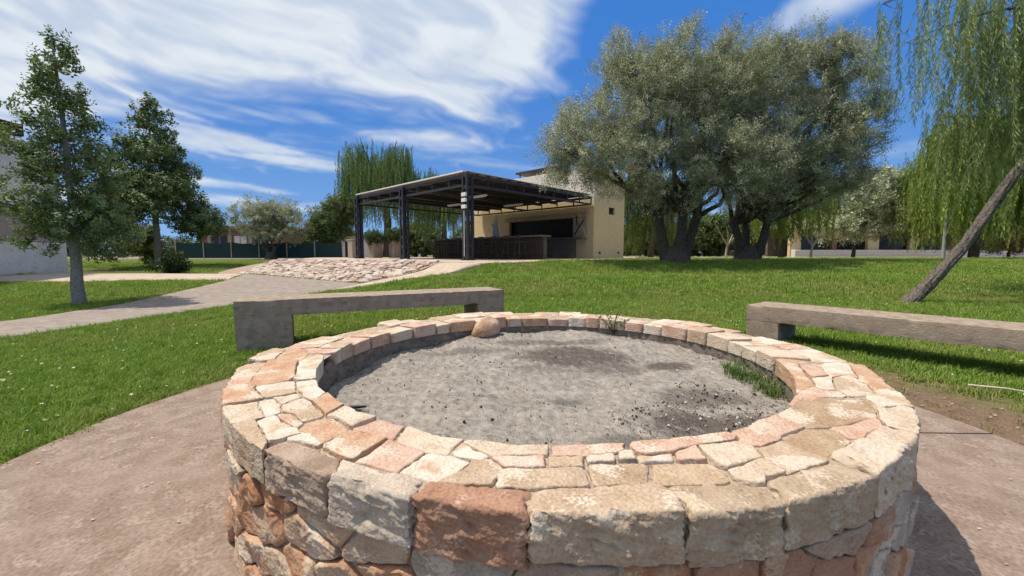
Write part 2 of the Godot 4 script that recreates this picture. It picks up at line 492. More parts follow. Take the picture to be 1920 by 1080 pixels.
# ---------------------------------------------------------------- light, sky, camera
func make_camera_and_light() -> void:
	var cam := Camera3D.new()
	cam.name = "camera"
	cam.position = Vector3(0, EYE, 0)
	cam.rotation_degrees = Vector3(-4.81, 0, 0)
	cam.fov = 70.8
	cam.near = 0.05
	cam.far = 3000.0
	add_child(cam)
	cam.current = true
	var sun := DirectionalLight3D.new()
	sun.name = "sun"
	sun.light_energy = 1.58
	sun.light_color = Color(1.0, 0.955, 0.89)
	sun.light_angular_distance = 0.5
	sun.shadow_enabled = true
	add_child(sun)
	sun.look_at_from_position(Vector3.ZERO, Vector3(0.45, -1.0, 0.03), Vector3.FORWARD)
	var env := Environment.new()
	env.background_mode = Environment.BG_SKY
	env.tonemap_mode = Environment.TONE_MAPPER_LINEAR
	env.tonemap_exposure = 1.0
	env.sdfgi_enabled = true
	env.ssao_enabled = true
	env.ssil_enabled = true
	var sky := Sky.new()
	var pan := PanoramaSkyMaterial.new()
	pan.panorama = sky_picture()
	pan.energy_multiplier = 1.0
	sky.sky_material = pan
	env.sky = sky
	var w := WorldEnvironment.new()
	w.name = "world"
	w.environment = env
	add_child(w)

# Air and high streaky cloud, by direction. The lower border of the cloud sheet wanders round the whole horizon.
func sky_picture() -> ImageTexture:
	var W := 2048
	var H := 1024
	var im := Image.create(W, H, false, Image.FORMAT_RGBF)
	var streak := FastNoiseLite.new()
	streak.noise_type = FastNoiseLite.TYPE_SIMPLEX_SMOOTH
	streak.frequency = 0.9
	streak.fractal_octaves = 6
	streak.fractal_gain = 0.55
	streak.seed = 5
	var wisp := FastNoiseLite.new()
	wisp.noise_type = FastNoiseLite.TYPE_SIMPLEX_SMOOTH
	wisp.frequency = 0.5
	wisp.fractal_octaves = 4
	wisp.seed = 9
	var border := [[-180.0, 24.0], [-140.0, 14.0], [-100.0, 20.0], [-60.0, 9.0], [-52.0, 9.5], [-38.0, 13.5], [-22.0, 17.5], [-7.0, 16.5], [0.0, 19.5], [6.0, 26.0], [13.0, 33.0], [22.0, 46.0], [60.0, 44.0], [100.0, 22.0], [140.0, 30.0], [181.0, 24.0]]
	im.fill(Color(0.30, 0.27, 0.22))
	for y in H / 2:
		var el := 90.0 - (y + 0.5) * 180.0 / H
		var sy := sin(deg_to_rad(el))
		var flat := cos(deg_to_rad(el)) / (sy + 0.09)
		var t := pow(1.0 - sy, 5.0)
		var air := Vector3(0.045, 0.205, 0.64).lerp(Vector3(0.27, 0.50, 0.85), clampf(t * 1.1, 0.0, 1.0))
		for x in W:
			var az := wrapf((x + 0.5) * 360.0 / W, -180.0, 180.0)  # column 0 looks along -z
			var a := deg_to_rad(az)
			var px := sin(a) * flat
			var pz := cos(a) * flat
			# streaks run from upper left towards the lower right of the view
			var u := px * 0.55 + pz * 0.83
			var w := px * 0.83 - pz * 0.55
			var bend := wisp.get_noise_2d(px * 1.1, pz * 1.1)
			var n := streak.get_noise_2d(u * 1.15 + bend * 0.9, w * 1.6 + bend * 1.1)
			var fibre := streak.get_noise_2d(u * 2.2 + bend * 0.9 + 20.0, w * 5.0 + bend * 1.4)
			var big := wisp.get_noise_2d(u * 0.8 + 7.0, w * 1.3)
			var edge := ramp(az, border)
			var d := (el - edge) / 4.4 + n * 1.5 + big * 0.5 + fibre * 0.28
			var cover := smoothstep(-0.8, 1.5, d) * (0.84 + 0.16 * clampf(n * 1.6 + fibre + 0.5, 0.0, 1.0))
			# thin streaks low over the horizon
			var low := smoothstep(0.06, 0.52, streak.get_noise_2d(az * 0.035 + 3.0, el * 0.32 + az * 0.02) + 0.25 * big)
			low *= smoothstep(21.0, 11.0, el) * (0.30 + 0.62 * smoothstep(-12.0, -24.0, az))
			cover = maxf(cover, low * 0.9)
			# a lone wisp
			var lone := smoothstep(1.0, 0.1, Vector2((az - 37.0) / 7.0, (el - 25.5 - (az - 37.0) * 0.1) / 2.6).length() + n * 0.9)
			cover = maxf(cover, lone * 0.75)
			var white := Vector3(0.63, 0.71, 0.81).lerp(Vector3(0.80, 0.855, 0.91), clampf(0.5 + n + fibre, 0.0, 1.0))
			var c := air.lerp(white, clampf(cover, 0.0, 0.96))
			im.set_pixel(x, y, Color(c.x, c.y, c.z))
	return ImageTexture.create_from_image(im)

# ---------------------------------------------------------------- ground, paths, terrace
const PATH_RIGHT: Array[Vector2] = [Vector2(-6.6, 0.5), Vector2(-5.9, 2.6), Vector2(-5.39, 4.2), Vector2(-5.2, 5.3), Vector2(-4.8, 6.9), Vector2(-3.9, 8.6), Vector2(-3.45, 9.5)]
const PATH_LEFT: Array[Vector2] = [Vector2(-8.2, 2.0), Vector2(-7.1, 3.6), Vector2(-6.72, 5.26), Vector2(-6.75, 6.4), Vector2(-7.0, 8.2), Vector2(-7.3, 10.4), Vector2(-8.0, 12.1)]
const CROSS_NEAR: Array[Vector2] = [Vector2(-14.1, 9.8), Vector2(-13.4, 9.85), Vector2(-12.5, 9.95), Vector2(-7.3, 10.4)]
const CROSS_FAR: Array[Vector2] = [Vector2(-14.1, 12.5), Vector2(-13.4, 12.4), Vector2(-12.5, 12.3), Vector2(-8.0, 12.1)]
const RAMP_RIGHT: Array[Vector2] = [Vector2(-3.9, 8.6), Vector2(-2.6, 9.35), Vector2(-0.7, 10.75)]
const RAMP_LEFT: Array[Vector2] = [Vector2(-3.45, 9.5), Vector2(-2.9, 10.3), Vector2(-1.9, 11.6)]
var no_grass: Array[PackedVector2Array] = []

func spline(pts: Array[Vector2], t: float) -> Vector2:
	var k := mini(int(t), pts.size() - 2)
	var a := pts[maxi(k - 1, 0)]
	var d := pts[mini(k + 2, pts.size() - 1)]
	return pts[k].cubic_interpolate(pts[k + 1], a, d, t - k)

func strip(called: String, right: Array[Vector2], left: Array[Vector2], mat: Material, height: Callable) -> void:
	var s := Shape.new()
	var steps := (right.size() - 1) * 10
	var wide := 8
	var poly := PackedVector2Array()
	for k in steps + 1:
		poly.append(spline(right, k / 10.0))
	for k in steps + 1:
		poly.append(spline(left, (steps - k) / 10.0))
	no_grass.append(poly)
	for k in steps + 1:
		var a := spline(right, k / 10.0)
		var b := spline(left, k / 10.0)
		for j in wide + 3:
			var p := a.lerp(b, clampf((j - 1.0) / wide, 0.0, 1.0))
			var y: float = height.call(p, k / float(steps))
			if j == 0 or j == wide + 2:
				y -= 0.12
			s.vert(at(p.x, y, p.y))
	var row := wide + 3
	for k in steps:
		for j in row - 1:
			var q := k * row + j
			s.tri(q, q + 1, q + row)
			s.tri(q + 1, q + row + 1, q + row)
	fix_up(s)
	var o := show_mesh(called, s.mesh(true), mat)
	o.set_meta("kind", "structure")

# Turns every triangle of a sheet so that it faces up.
func fix_up(s: Shape) -> void:
	for k in range(0, s.i.size(), 3):
		var a := s.v[s.i[k]]
		if (s.v[s.i[k + 2]] - a).cross(s.v[s.i[k + 1]] - a).y < 0.0:
			var t := s.i[k + 1]
			s.i[k + 1] = s.i[k + 2]
			s.i[k + 2] = t

func soil_share(x: float, d: float) -> float:
	# bare earth worn along the right-hand edge of the pad
	var r := Vector2(x - 0.1, d - 2.0)
	var a := atan2(r.y, r.x)
	var ring := smoothstep(3.15, 2.75, r.length() + 0.35 * fine.get_noise_2d(x * 6.0, d * 6.0))
	return ring * smoothstep(1.1, 0.55, absf(a - 0.25))

func make_ground() -> void:
	var xs := PackedFloat32Array()
	var ds := PackedFloat32Array()
	var p := -700.0
	while p < 700.0:
		xs.append(p)
		p += clampf(absf(p) * 0.12, 0.3, 60.0) if absf(p) > 10.0 else 0.3
	p = -20.0
	while p < 900.0:
		ds.append(p)
		p += 0.25 if p > -1.0 and p < 14.0 else (3.0 if p <= -1.0 else clampf((p - 13.0) * 0.12, 0.3, 60.0))
	var s := Shape.new()
	s.coloured = true
	for d in ds:
		for x in xs:
			var green := Color(0.105, 0.15, 0.032)
			var dry := 0.5 + 0.5 * broad.get_noise_2d(x * 14.0, d * 14.0)
			green = green.lerp(Color(0.15, 0.145, 0.05), dry * 0.5)
			var c := green.lerp(Color(0.21, 0.145, 0.095), soil_share(x, d))
			var far := smoothstep(27.0, 30.0, d + 2.0 * broad.get_noise_2d(x * 3.0, d * 3.0))
			c = c.lerp(Color(0.30, 0.24, 0.18), far)
			s.tint = c
			s.vert(at(x, ground(x, d) - (0.05 if in_poly(Vector2(x, d), PackedVector2Array(TERRACE_EDGE)) else 0.0), d))
	var row := xs.size()
	for j in ds.size() - 1:
		for k in row - 1:
			var q := j * row + k
			s.tri(q, q + row, q + 1)
			s.tri(q + 1, q + row, q + row + 1)
	fix_up(s)
	var o := show_mesh("ground", s.mesh(true), mats.soil)
	o.set_meta("kind", "structure")

func make_pad() -> void:
	# concrete pad round the pit, cast in sectors with open joints
	var root := Node3D.new()
	root.name = "concrete_pad"
	add_child(root)
	root.set_meta("kind", "structure")
	var c := Vector2(0.1, 2.0)
	var cuts := [-1.9, -0.92, -0.03, 1.05, 2.5, TAU - 1.9]
	var ring := PackedVector2Array()
	for k in 64:
		ring.append(c + Vector2.from_angle(TAU * k / 64.0) * (2.275 + 0.02 * sin(k * 2.7)))
	no_grass.append(ring)
	for k in cuts.size() - 1:
		var a0: float = cuts[k] + 0.003
		var a1: float = cuts[k + 1] - 0.003
		var s := Shape.new()
		var n := 26
		var rs := [0.95, 1.2, 1.5, 1.8, 2.1, 2.27, 2.29, 2.295]
		for j in n + 1:
			var a := lerpf(a0, a1, j / float(n))
			for r in rs.size():
				var q: Vector2 = c + Vector2.from_angle(a) * (rs[r] + (0.012 * broad.get_noise_1d(a * 60.0) if r > 3 else 0.0))
				var y := 0.016 if r < 6 else (0.010 if r == 6 else -0.08)
				s.vert(at(q.x, y, q.y))
		var row := rs.size()
		for j in n:
			for r in row - 1:
				var q := j * row + r
				s.tri(q, q + 1, q + row)
				s.tri(q + 1, q + row + 1, q + row)
		fix_up(s)
		for side in [a0, a1]:
			var e := Vector2.from_angle(side)
			var out := Vector2.from_angle(side + (-PI / 2 if side == a0 else PI / 2))
			var u := c + e * 0.95
			var w := c + e * 2.28
			s.quad(at(u.x, 0.016, u.y), at(w.x, 0.016, w.y), at(w.x, -0.08, w.y), at(u.x, -0.08, u.y), at(out.x, 0, out.y))
		show_mesh("slab", s.mesh(true), mats.concrete, root)

func make_paths() -> void:
	var on_ground := func(p: Vector2, _t: float) -> float: return ground(p.x, p.y) + 0.022
	strip("path", PATH_RIGHT, PATH_LEFT, mats.grey_concrete, on_ground)
	strip("path", CROSS_NEAR, CROSS_FAR, mats.pale_concrete, func(p: Vector2, _t: float) -> float: return ground(p.x, p.y) + 0.028)
	strip("path", RAMP_RIGHT, RAMP_LEFT, mats.pale_concrete, func(p: Vector2, t: float) -> float: return lerpf(ground(p.x, p.y) + 0.03, TERRACE - 0.004, smoothstep(0.72, 1.0, t)))
	var near: Array[Vector2] = [Vector2(7.5, 20.6), Vector2(16, 20.9), Vector2(30, 20.6), Vector2(60, 20.8)]
	var far: Array[Vector2] = [Vector2(8.5, 28.0), Vector2(16, 30.0), Vector2(30, 31.0), Vector2(60, 31.0)]
	strip("path", near, far, mats.pale_concrete, func(p: Vector2, _t: float) -> float: return ground(p.x, p.y) + 0.03)
	# terrace slab
	var s := Shape.new()
	var poly := PackedVector2Array(TERRACE_EDGE)
	no_grass.append(poly)
	var tris := Geometry2D.triangulate_polygon(poly)
	for k in range(0, tris.size(), 3):
		s.flat(at(poly[tris[k]].x, TERRACE, poly[tris[k]].y), at(poly[tris[k + 1]].x, TERRACE, poly[tris[k + 1]].y), at(poly[tris[k + 2]].x, TERRACE, poly[tris[k + 2]].y), Vector3.UP)
	var mid := Vector2(0, 22)
	for k in poly.size():
		var a := poly[k]
		var b := poly[(k + 1) % poly.size()]
		var out := (a + b) / 2.0 - mid
		s.quad(at(a.x, TERRACE, a.y), at(b.x, TERRACE, b.y), at(b.x, -0.1, b.y), at(a.x, -0.1, a.y), at(out.x, 0, out.y))
	var o := show_mesh("terrace", s.mesh(), mats.pale_concrete)
	o.set_meta("kind", "structure")

# ---------------------------------------------------------------- stones
# A stone over a star-shaped outline (edge: points relative to the centre c), from lo to hi; place turns outline and height into space.
func stone_mesh(c: Vector2, edge: PackedVector2Array, lo: float, hi: float, bevel: float, top_rough: float, side_rough: float, rows: int, tilt: Vector2, place: Callable) -> ArrayMesh:
	var s := Shape.new()
	var n := edge.size()
	var rings: Array = []
	for f in [0.25, 0.5, 0.75, 0.92]:
		rings.append([f, 0.0, hi])
	rings.append([1.0, 1.0, hi])
	rings.append([1.0, 0.55, hi - bevel * 0.16])
	rings.append([1.0, 0.22, hi - bevel * 0.48])
	for k in rows:
		rings.append([1.0, 0.0, lerpf(hi - bevel, lo, k / float(rows - 1))])
	for r in rings:
		for k in n:
			var dir := edge[k].normalized()
			var out := edge[k].length()
			if r[1] > 0.0:
				out = maxf(out - bevel * r[1], out * 0.3)
			elif r[0] < 1.0:
				out = maxf(out - bevel, out * 0.3) * r[0]
			var p := c + dir * out
			var h: float = r[2]
			var at3: Vector3 = place.call(p.x, p.y, h)
			var rough := 0.7 * fine.get_noise_3d(at3.x * 14.0, at3.y * 14.0, at3.z * 14.0) + 0.45 * fine.get_noise_3d(at3.x * 60.0, at3.y * 60.0, at3.z * 60.0)
			if r[0] == 1.0 and r[1] < 0.9:
				var chip := ridged.get_noise_3d(at3.x * 22.0, at3.y * 30.0, at3.z * 22.0)
				p += dir * side_rough * (rough + 0.7 * chip)
			h += (rough * top_rough + (p - c).dot(tilt)) * clampf((h - lo) / (hi - lo), 0.0, 1.0)
			s.vert(place.call(p.x, p.y, h))
	var centre := s.vert(place.call(c.x, c.y, hi + top_rough * 0.3))
	for k in n:
		s.tri(centre, k, (k + 1) % n)
	for r in rings.size() - 1:
		for k in n:
			var a := r * n + k
			var b := r * n + (k + 1) % n
			s.tri(a, a + n, b)
			s.tri(b, a + n, b + n)
	# make it face outwards
	var m: Vector3 = place.call(c.x, c.y, (lo + hi) / 2.0)
	var a0 := s.v[s.i[0]]
	if (s.v[s.i[2]] - a0).cross(s.v[s.i[1]] - a0).dot(a0 - m) < 0.0:
		for k in range(0, s.i.size(), 3):
			var t := s.i[k + 1]
			s.i[k + 1] = s.i[k + 2]
			s.i[k + 2] = t
	return s.mesh(true)

func bump(a: float, mid: float, wide: float) -> float:
	return exp(-pow(angle_difference(a, mid) / wide, 2.0))

func rim_out(a: float) -> float:
	return 1.238 + 0.06 * bump(a, -2.88, 0.6) + 0.03 * bump(a, 1.3, 0.6)

func rim_in(a: float) -> float:
	return 0.95 + 0.06 * bump(a, -2.8, 0.7) + 0.025 * bump(a, -1.6, 0.8) - 0.05 * bump(a, 2.1, 0.4)

func poly_distance(p: Vector2, poly: PackedVector2Array) -> float:
	if Geometry2D.is_point_in_polygon(p, poly):
		return 0.0
	var best := 1e9
	for k in poly.size():
		best = minf(best, p.distance_squared_to(Geometry2D.get_closest_point_to_segment(p, poly[k], poly[(k + 1) % poly.size()])))
	return sqrt(best)

# Lets a traced outline grow until it meets its neighbours or the rim of the pit.
func grown(own: int, polys: Array, c: Vector2, spacing: float) -> PackedVector2Array:
	var poly: PackedVector2Array = polys[own]
	var near: Array = []
	for k in polys.size():
		if k != own and c.distance_to(polys[k][0]) < 0.55:
			near.append(polys[k])
	var out := PackedVector2Array()
	for e in poly.size():
		var a := poly[e]
		var b := poly[(e + 1) % poly.size()]
		var parts := maxi(1, int(a.distance_to(b) / spacing))
		for k in parts:
			var from := a.lerp(b, k / float(parts)) - c
			var dir := from.normalized()
			var t := from.length()
			while true:
				var p := c + dir * (t + 0.003)
				var ang := p.angle()
				var mine := poly_distance(p, poly)
				if mine > 0.03 or p.length() > rim_out(ang) or p.length() < rim_in(ang):
					break
				var met := false
				for q in near:
					if poly_distance(p, q) <= mine:
						met = true
						break
				if met:
					break
				t += 0.003
			out.append(dir * maxf(t - JOINT + 0.0035 * fine.get_noise_2d((c.x + dir.x * t) * 30.0, (c.y + dir.y * t) * 30.0), 0.008))
	return out

func make_pit() -> void:
	var root := thing("fire_pit", "round fire pit of pink, cream and rust coloured rubble stone filled with ash", "fire pit", at(PIT.x, 0, PIT.y))
	var on_plan := func(a: float, b: float, h: float) -> Vector3: return Vector3(a, h, -b)
	var polys: Array = []
	var looks: Array = []
	for row in CAPS:
		var poly := PackedVector2Array()
		for k in range(0, row[2].size(), 2):
			poly.append(Vector2(row[2][k], row[2][k + 1]) / 100.0)
		polys.append(poly)
		looks.append([row[0], row[1]])
	# the far half of the rim: two or three rough rings of smaller stones
	var tones := ["cream", "white", "pink", "cream", "tan", "white", "orange", "cream", "pink"]
	for ring in 2:
		var a := -0.16 - 0.03 * ring
		var last := 3.20 if ring == 0 else 3.11
		while a < last - 0.03:
			var step := minf(rng.randf_range(0.085, 0.19), last - a)
			var cut := rng.randf_range(0.42, 0.60)
			var o := rim_out(a)
			var i := rim_in(a)
			var r0 := i + 0.01 if ring == 0 else lerpf(i, o, cut + 0.03)
			var r1 := lerpf(i, o, cut - 0.03) if ring == 0 else o - 0.012
			var j := rng.randf_range(-0.012, 0.012)
			polys.append(PackedVector2Array([Vector2.from_angle(a + 0.008 + j) * r0, Vector2.from_angle(a + 0.008 - j) * r1, Vector2.from_angle(a + step - 0.008 + j) * r1, Vector2.from_angle(a + step - 0.008 - j) * r0]))
			looks.append([tones[rng.randi() % tones.size()], 0])
			a += step
	for k in polys.size():
		var poly: PackedVector2Array = polys[k]
		var c := Vector2.ZERO
		for p in poly:
			c += p / poly.size()
		var far := 0.0
		for p in poly:
			far = maxf(far, p.length())
		var outer: bool = far > rim_out(c.angle()) - 0.05
		var big: bool = looks[k][1] == 1
		var reach := grown(k, polys, c, 0.008 if big else (0.013 if c.y < 0.1 else 0.022))
		if big:
			for e in reach.size():
				reach[e] -= reach[e].normalized() * 0.0035
		var hi := RIM + rng.randf_range(-0.007, 0.006)
		if c.y > 0.2:
			hi += rng.randf_range(-0.012, 0.012)
		var lo := RIM - (0.100 + rng.randf_range(-0.007, 0.009) if big else (rng.randf_range(0.082, 0.10) if outer else 0.06))
		var tilt := Vector2(rng.randf_range(-0.035, 0.035), rng.randf_range(-0.035, 0.035))
		var m := stone_mesh(c, reach, lo, hi, 0.010 if big else rng.randf_range(0.0035, 0.006), 0.0030, 0.015 if big else (0.010 if outer else 0.002), 19 if big else (8 if outer else 3), tilt, on_plan)
		show_mesh("stone", m, mats[looks[k][0]], root)
	# rubble of the wall, laid out on the unrolled outside
	var seeds: Array[Vector2] = []
	var around := TAU * 1.24
	var tries := 0
	while seeds.size() < 235 and tries < 9000:
		tries += 1
		var p := Vector2(rng.randf() * around, rng.randf_range(0.0, 0.35))
		var ok := true
		for q in seeds:
			var dx := absf(p.x - q.x)
			dx = minf(dx, around - dx)
			if Vector2(dx, (p.y - q.y) * 1.9).length() < 0.094:
				ok = false
				break
		if ok:
			seeds.append(p)
	for p in seeds:
		var cell := PackedVector2Array([Vector2(p.x - 0.2, -0.03), Vector2(p.x + 0.2, -0.03), Vector2(p.x + 0.2, 0.35), Vector2(p.x - 0.2, 0.35)])
		for q0 in seeds:
			var q := q0
			if q.x - p.x > around / 2.0:
				q.x -= around
			elif p.x - q.x > around / 2.0:
				q.x += around
			if q == p or absf(q.x - p.x) > 0.4:
				continue
			# nearer in a measure that stretches heights, so that cells lie flat
			var nrm := Vector2(q.x - p.x, (q.y - p.y) * 3.6)
			var mid := (p + q) / 2.0
			var cut := PackedVector2Array()
			for e in cell.size():
				var a := cell[e]
				var b := cell[(e + 1) % cell.size()]
				var da := (a - mid).dot(nrm)
				var db := (b - mid).dot(nrm)
				if da <= 0.0:
					cut.append(a)
				if (da < 0.0) != (db < 0.0) and da != db:
					cut.append(a.lerp(b, da / (da - db)))
			cell = cut
		if cell.size() < 3:
			continue
		var c := Vector2.ZERO
		for e in cell:
			c += e / cell.size()
		var n := 32
		var reach := PackedVector2Array()
		for k in n:
			var dir := Vector2.from_angle(TAU * k / n)
			var best := 0.3
			for e in cell.size():
				var hit = Geometry2D.segment_intersects_segment(c, c + dir * 0.5, cell[e], cell[(e + 1) % cell.size()])
				if hit != null:
					best = minf(best, c.distance_to(hit))
			reach.append(dir * maxf(best - 0.003, 0.008))
		var a_mid := c.x / 1.24 - PI
		var tone: String
		var roll := rng.randf()
		if a_mid < -1.9 or a_mid > 2.6:
			tone = "rust" if roll < 0.48 else ("tan" if roll < 0.68 else ("cream" if roll < 0.8 else "orange"))
		elif a_mid < -1.0:
			tone = "mauve" if roll < 0.25 else ("rust" if roll < 0.5 else ("grey" if roll < 0.75 else "redbrown"))
		else:
			tone = "grey" if roll < 0.36 else ("mauve" if roll < 0.55 else ("tan" if roll < 0.75 else "rust"))
		var proud := rng.randf_range(-0.012, 0.004)
		var on_wall := func(s: float, y: float, h: float) -> Vector3:
			var a := s / 1.24 - PI
			var r := rim_out(a) - 0.07 + h
			return Vector3(cos(a) * r, y, -sin(a) * r)
		var tilt := Vector2(rng.randf_range(-0.1, 0.1), rng.randf_range(-0.12, 0.12))
		show_mesh("stone", stone_mesh(c, reach, 0.0, 0.07 + proud, 0.007, 0.010, 0.003, 4, tilt, on_wall), mats[tone], root)
	# mortar heart of the wall and the rendered inside
	var core := Shape.new()
	var n := 240
	for k in n:
		var a := TAU * k / n
		var o := rim_out(a) - 0.020 + 0.006 * fine.get_noise_1d(k * 20.0)
		var i := rim_in(a) + 0.018
		var up := RIM - 0.009 + 0.005 * fine.get_noise_1d(k * 3.0)
		for q in [[o, -0.05], [o, RIM - 0.022], [o - 0.02, up], [(o * 2.0 + i) / 3.0, up + 0.006 * fine.get_noise_1d(k * 5.0 + 40.0)], [(o + i * 2.0) / 3.0, up + 0.006 * fine.get_noise_1d(k * 5.0 + 80.0)], [i, RIM - 0.012]]:
			core.vert(Vector3(cos(a) * q[0], q[1], -sin(a) * q[0]))
	for k in n:
		for j in 5:
			var a := k * 6 + j
			var b := ((k + 1) % n) * 6 + j
			core.tri(a, a + 1, b)
			core.tri(b, a + 1, b + 1)
	show_mesh("mortar", core.mesh(), mats.mortar, root)
	var lining := Shape.new()
	for k in n:
		var a := TAU * k / n
		for j in 7:
			var y := lerpf(RIM - 0.035, RIM - 0.24, j / 6.0)
			var r := rim_in(a) + 0.012 + 0.016 * fine.get_noise_2d(a * 120.0, y * 220.0)
			lining.vert(Vector3(cos(a) * r, y, -sin(a) * r))
	for k in n:
		for j in 6:
			var a := k * 7 + j
			var b := ((k + 1) % n) * 7 + j
			lining.tri(a, a + 1, b)
			lining.tri(b, a + 1, b + 1)
	show_mesh("inner_render", lining.mesh(true), mats.render_grey, root)
	make_ash(root)

const BURNT := [[0.16, 0.3, 0.30, 0.20, 0.8], [0.30, 0.10, 0.16, 0.10, 0.5], [0.60, 0.12, 0.12, 0.09, 0.75], [0.02, -0.35, 0.07, 0.05, 0.5], [0.55, -0.36, 0.17, 0.09, 0.55], [0.50, -0.62, 0.24, 0.10, 0.75], [-0.44, 0.43, 0.25, 0.05, 0.45], [0.05, 0.62, 0.35, 0.06, 0.5], [-0.15, 0.25, 0.10, 0.05, 0.4], [-0.30, -0.30, 0.05, 0.03, 0.4], [0.25, -0.72, 0.2, 0.05, 0.5], [-0.05, 0.05, 0.20, 0.05, 0.35]]

func ash_height(x: float, z: float) -> float:
	var h := RIM - 0.118 + 0.028 * broad.get_noise_2d(x * 60.0, z * 60.0) + 0.010 * fine.get_noise_2d(x * 22.0, z * 22.0) + 0.005 * fine.get_noise_2d(x * 70.0, z * 70.0)
	h += 0.022 * smoothstep(0.2, 0.85, z) - 0.03 * smoothstep(-0.2, -0.95, x)
	h += 0.035 * exp(-(pow((x - 0.33) / 0.13, 2.0) + pow((z + 0.55) / 0.10, 2.0)))
	return h

func make_ash(_root: Node3D) -> void:
	var s := Shape.new()
	s.coloured = true
	var g := 150
	var span := 1.06
	for j in g + 1:
		for k in g + 1:
			var x := lerpf(-span, span, k / float(g))
			var z := lerpf(-span, span, j / float(g))
			var wob := 0.5 + 0.9 * fine.get_noise_2d(x * 18.0, z * 18.0)
			var burnt := 0.0
			for b in BURNT:
				burnt = maxf(burnt, b[4] * smoothstep(1.35, 0.65, Vector2((x - b[0]) / b[2], (z - b[1]) / b[3]).length() + 0.16 * fine.get_noise_2d(x * 9.0, z * 9.0) + 0.25 * fine.get_noise_2d(x * 40.0, z * 40.0)))
			var c := Color(0.43, 0.39, 0.345).lerp(Color(0.325, 0.29, 0.25), clampf(wob, 0.0, 1.0))
			c = c.lerp(Color(0.125, 0.107, 0.092), minf(burnt * 1.3, 0.92))
			var fleck := fine.get_noise_2d(x * 160.0 + 9.0, z * 160.0)
			if fleck > 0.30:
				c = c.lerp(Color(0.17, 0.15, 0.13), 0.45)
			elif fleck < -0.42:
				c = c.lerp(Color(0.55, 0.51, 0.46), 0.3)
			s.tint = c
			s.vert(at(PIT.x + x, ash_height(x, z), PIT.y + z))
	for j in g:
		for k in g:
			var q := j * (g + 1) + k
			var x := lerpf(-span, span, (k + 0.5) / g)
			var z := lerpf(-span, span, (j + 0.5) / g)
			if Vector2(x, z).length() > rim_in(atan2(z, x)) + 0.05:
				continue
			s.tri(q, q + g + 1, q + 1)
			s.tri(q + 1, q + g + 1, q + g + 2)
	fix_up(s)
	var o := show_mesh("ash", s.mesh(true), mats.ash)
	tag(o, "grey ash and charred dirt filling the round stone pit", "ash", "", "stuff")
	# crumbs of charcoal and grit
	var crumb := Shape.new()
	var pts: Array[Vector3] = []
	for k in 7:
		pts.append(Vector3(cos(TAU * k / 5.0) * (1.0 if k < 5 else 0.0), 0.0 if k < 5 else (0.8 if k == 5 else -0.5), sin(TAU * k / 5.0) * (0.8 if k < 5 else 0.0)))
	for k in 5:
		crumb.flat(pts[k], pts[(k + 1) % 5], pts[5], pts[k] + pts[5])
		crumb.flat(pts[k], pts[(k + 1) % 5], pts[6], pts[k] + pts[6])
	var where: Array = []
	var cols: Array = []
	for k in 3000:
		var a := rng.randf() * TAU
		var r := sqrt(rng.randf()) * 0.97
		if k > 1500:
			a = rng.randf_range(-1.3, -0.35)
			r = rng.randf_range(0.55, 0.95)
		var x := cos(a) * r
		var z := sin(a) * r
		if r > rim_in(a) - 0.01:
			continue
		var size := 0.002 + 0.006 * pow(rng.randf(), 5.0)
		where.append(Transform3D(Basis.from_euler(Vector3(rng.randf() * 6.0, rng.randf() * 6.0, rng.randf() * 6.0)).scaled(Vector3.ONE * size), at(PIT.x + x, ash_height(x, z) + size * 0.3, PIT.y + z)))
		cols.append(Color(0.05, 0.045, 0.04) if rng.randf() < 0.45 else (Color(0.5, 0.47, 0.42) if rng.randf() < 0.4 else Color(0.22, 0.19, 0.16)))
	var mat := plain(Color(1, 1, 1), 0.95)
	mat.vertex_color_use_as_albedo = true
	var mm := scatter("grit", crumb.mesh(), mat, where, cols, null)
	tag(mm, "charcoal crumbs and grit scattered over the ash", "grit", "", "stuff")

func pebble(sd: int, squash: float, cuts := 0) -> ArrayMesh:
	var s := Shape.new()
	var planes: Array = []
	for k in cuts:
		planes.append([Vector3(rng.randfn(), rng.randfn() * 1.6, rng.randfn()).normalized(), rng.randf_range(0.55, 0.85)])
	if cuts > 0:
		planes.append([Vector3.UP, 0.55])
	var n := 14
	var rows := 9
	for j in rows + 1:
		for k in n:
			var th := PI * j / rows
			var ph := TAU * k / n
			var d := Vector3(sin(th) * cos(ph), cos(th), sin(th) * sin(ph))
			var r := 1.0 + 0.30 * broad.get_noise_3d(d.x * 40.0 + sd * 31.0, d.y * 40.0, d.z * 40.0) + 0.10 * fine.get_noise_3d(d.x * 2.0 + sd, d.y * 2.0, d.z * 2.0)
			var e := d * r
			for pl in planes:
				var over: float = e.dot(pl[0]) - pl[1]
				if over > 0.0:
					e -= pl[0] * over
			s.vert(e * Vector3(1.0, squash, 0.8))
	for j in rows:
		for k in n:
			var a := j * n + k
			var b := j * n + (k + 1) % n
			s.tri(a, b, a + n)
			s.tri(b, b + n, a + n)
	return s.mesh(true)

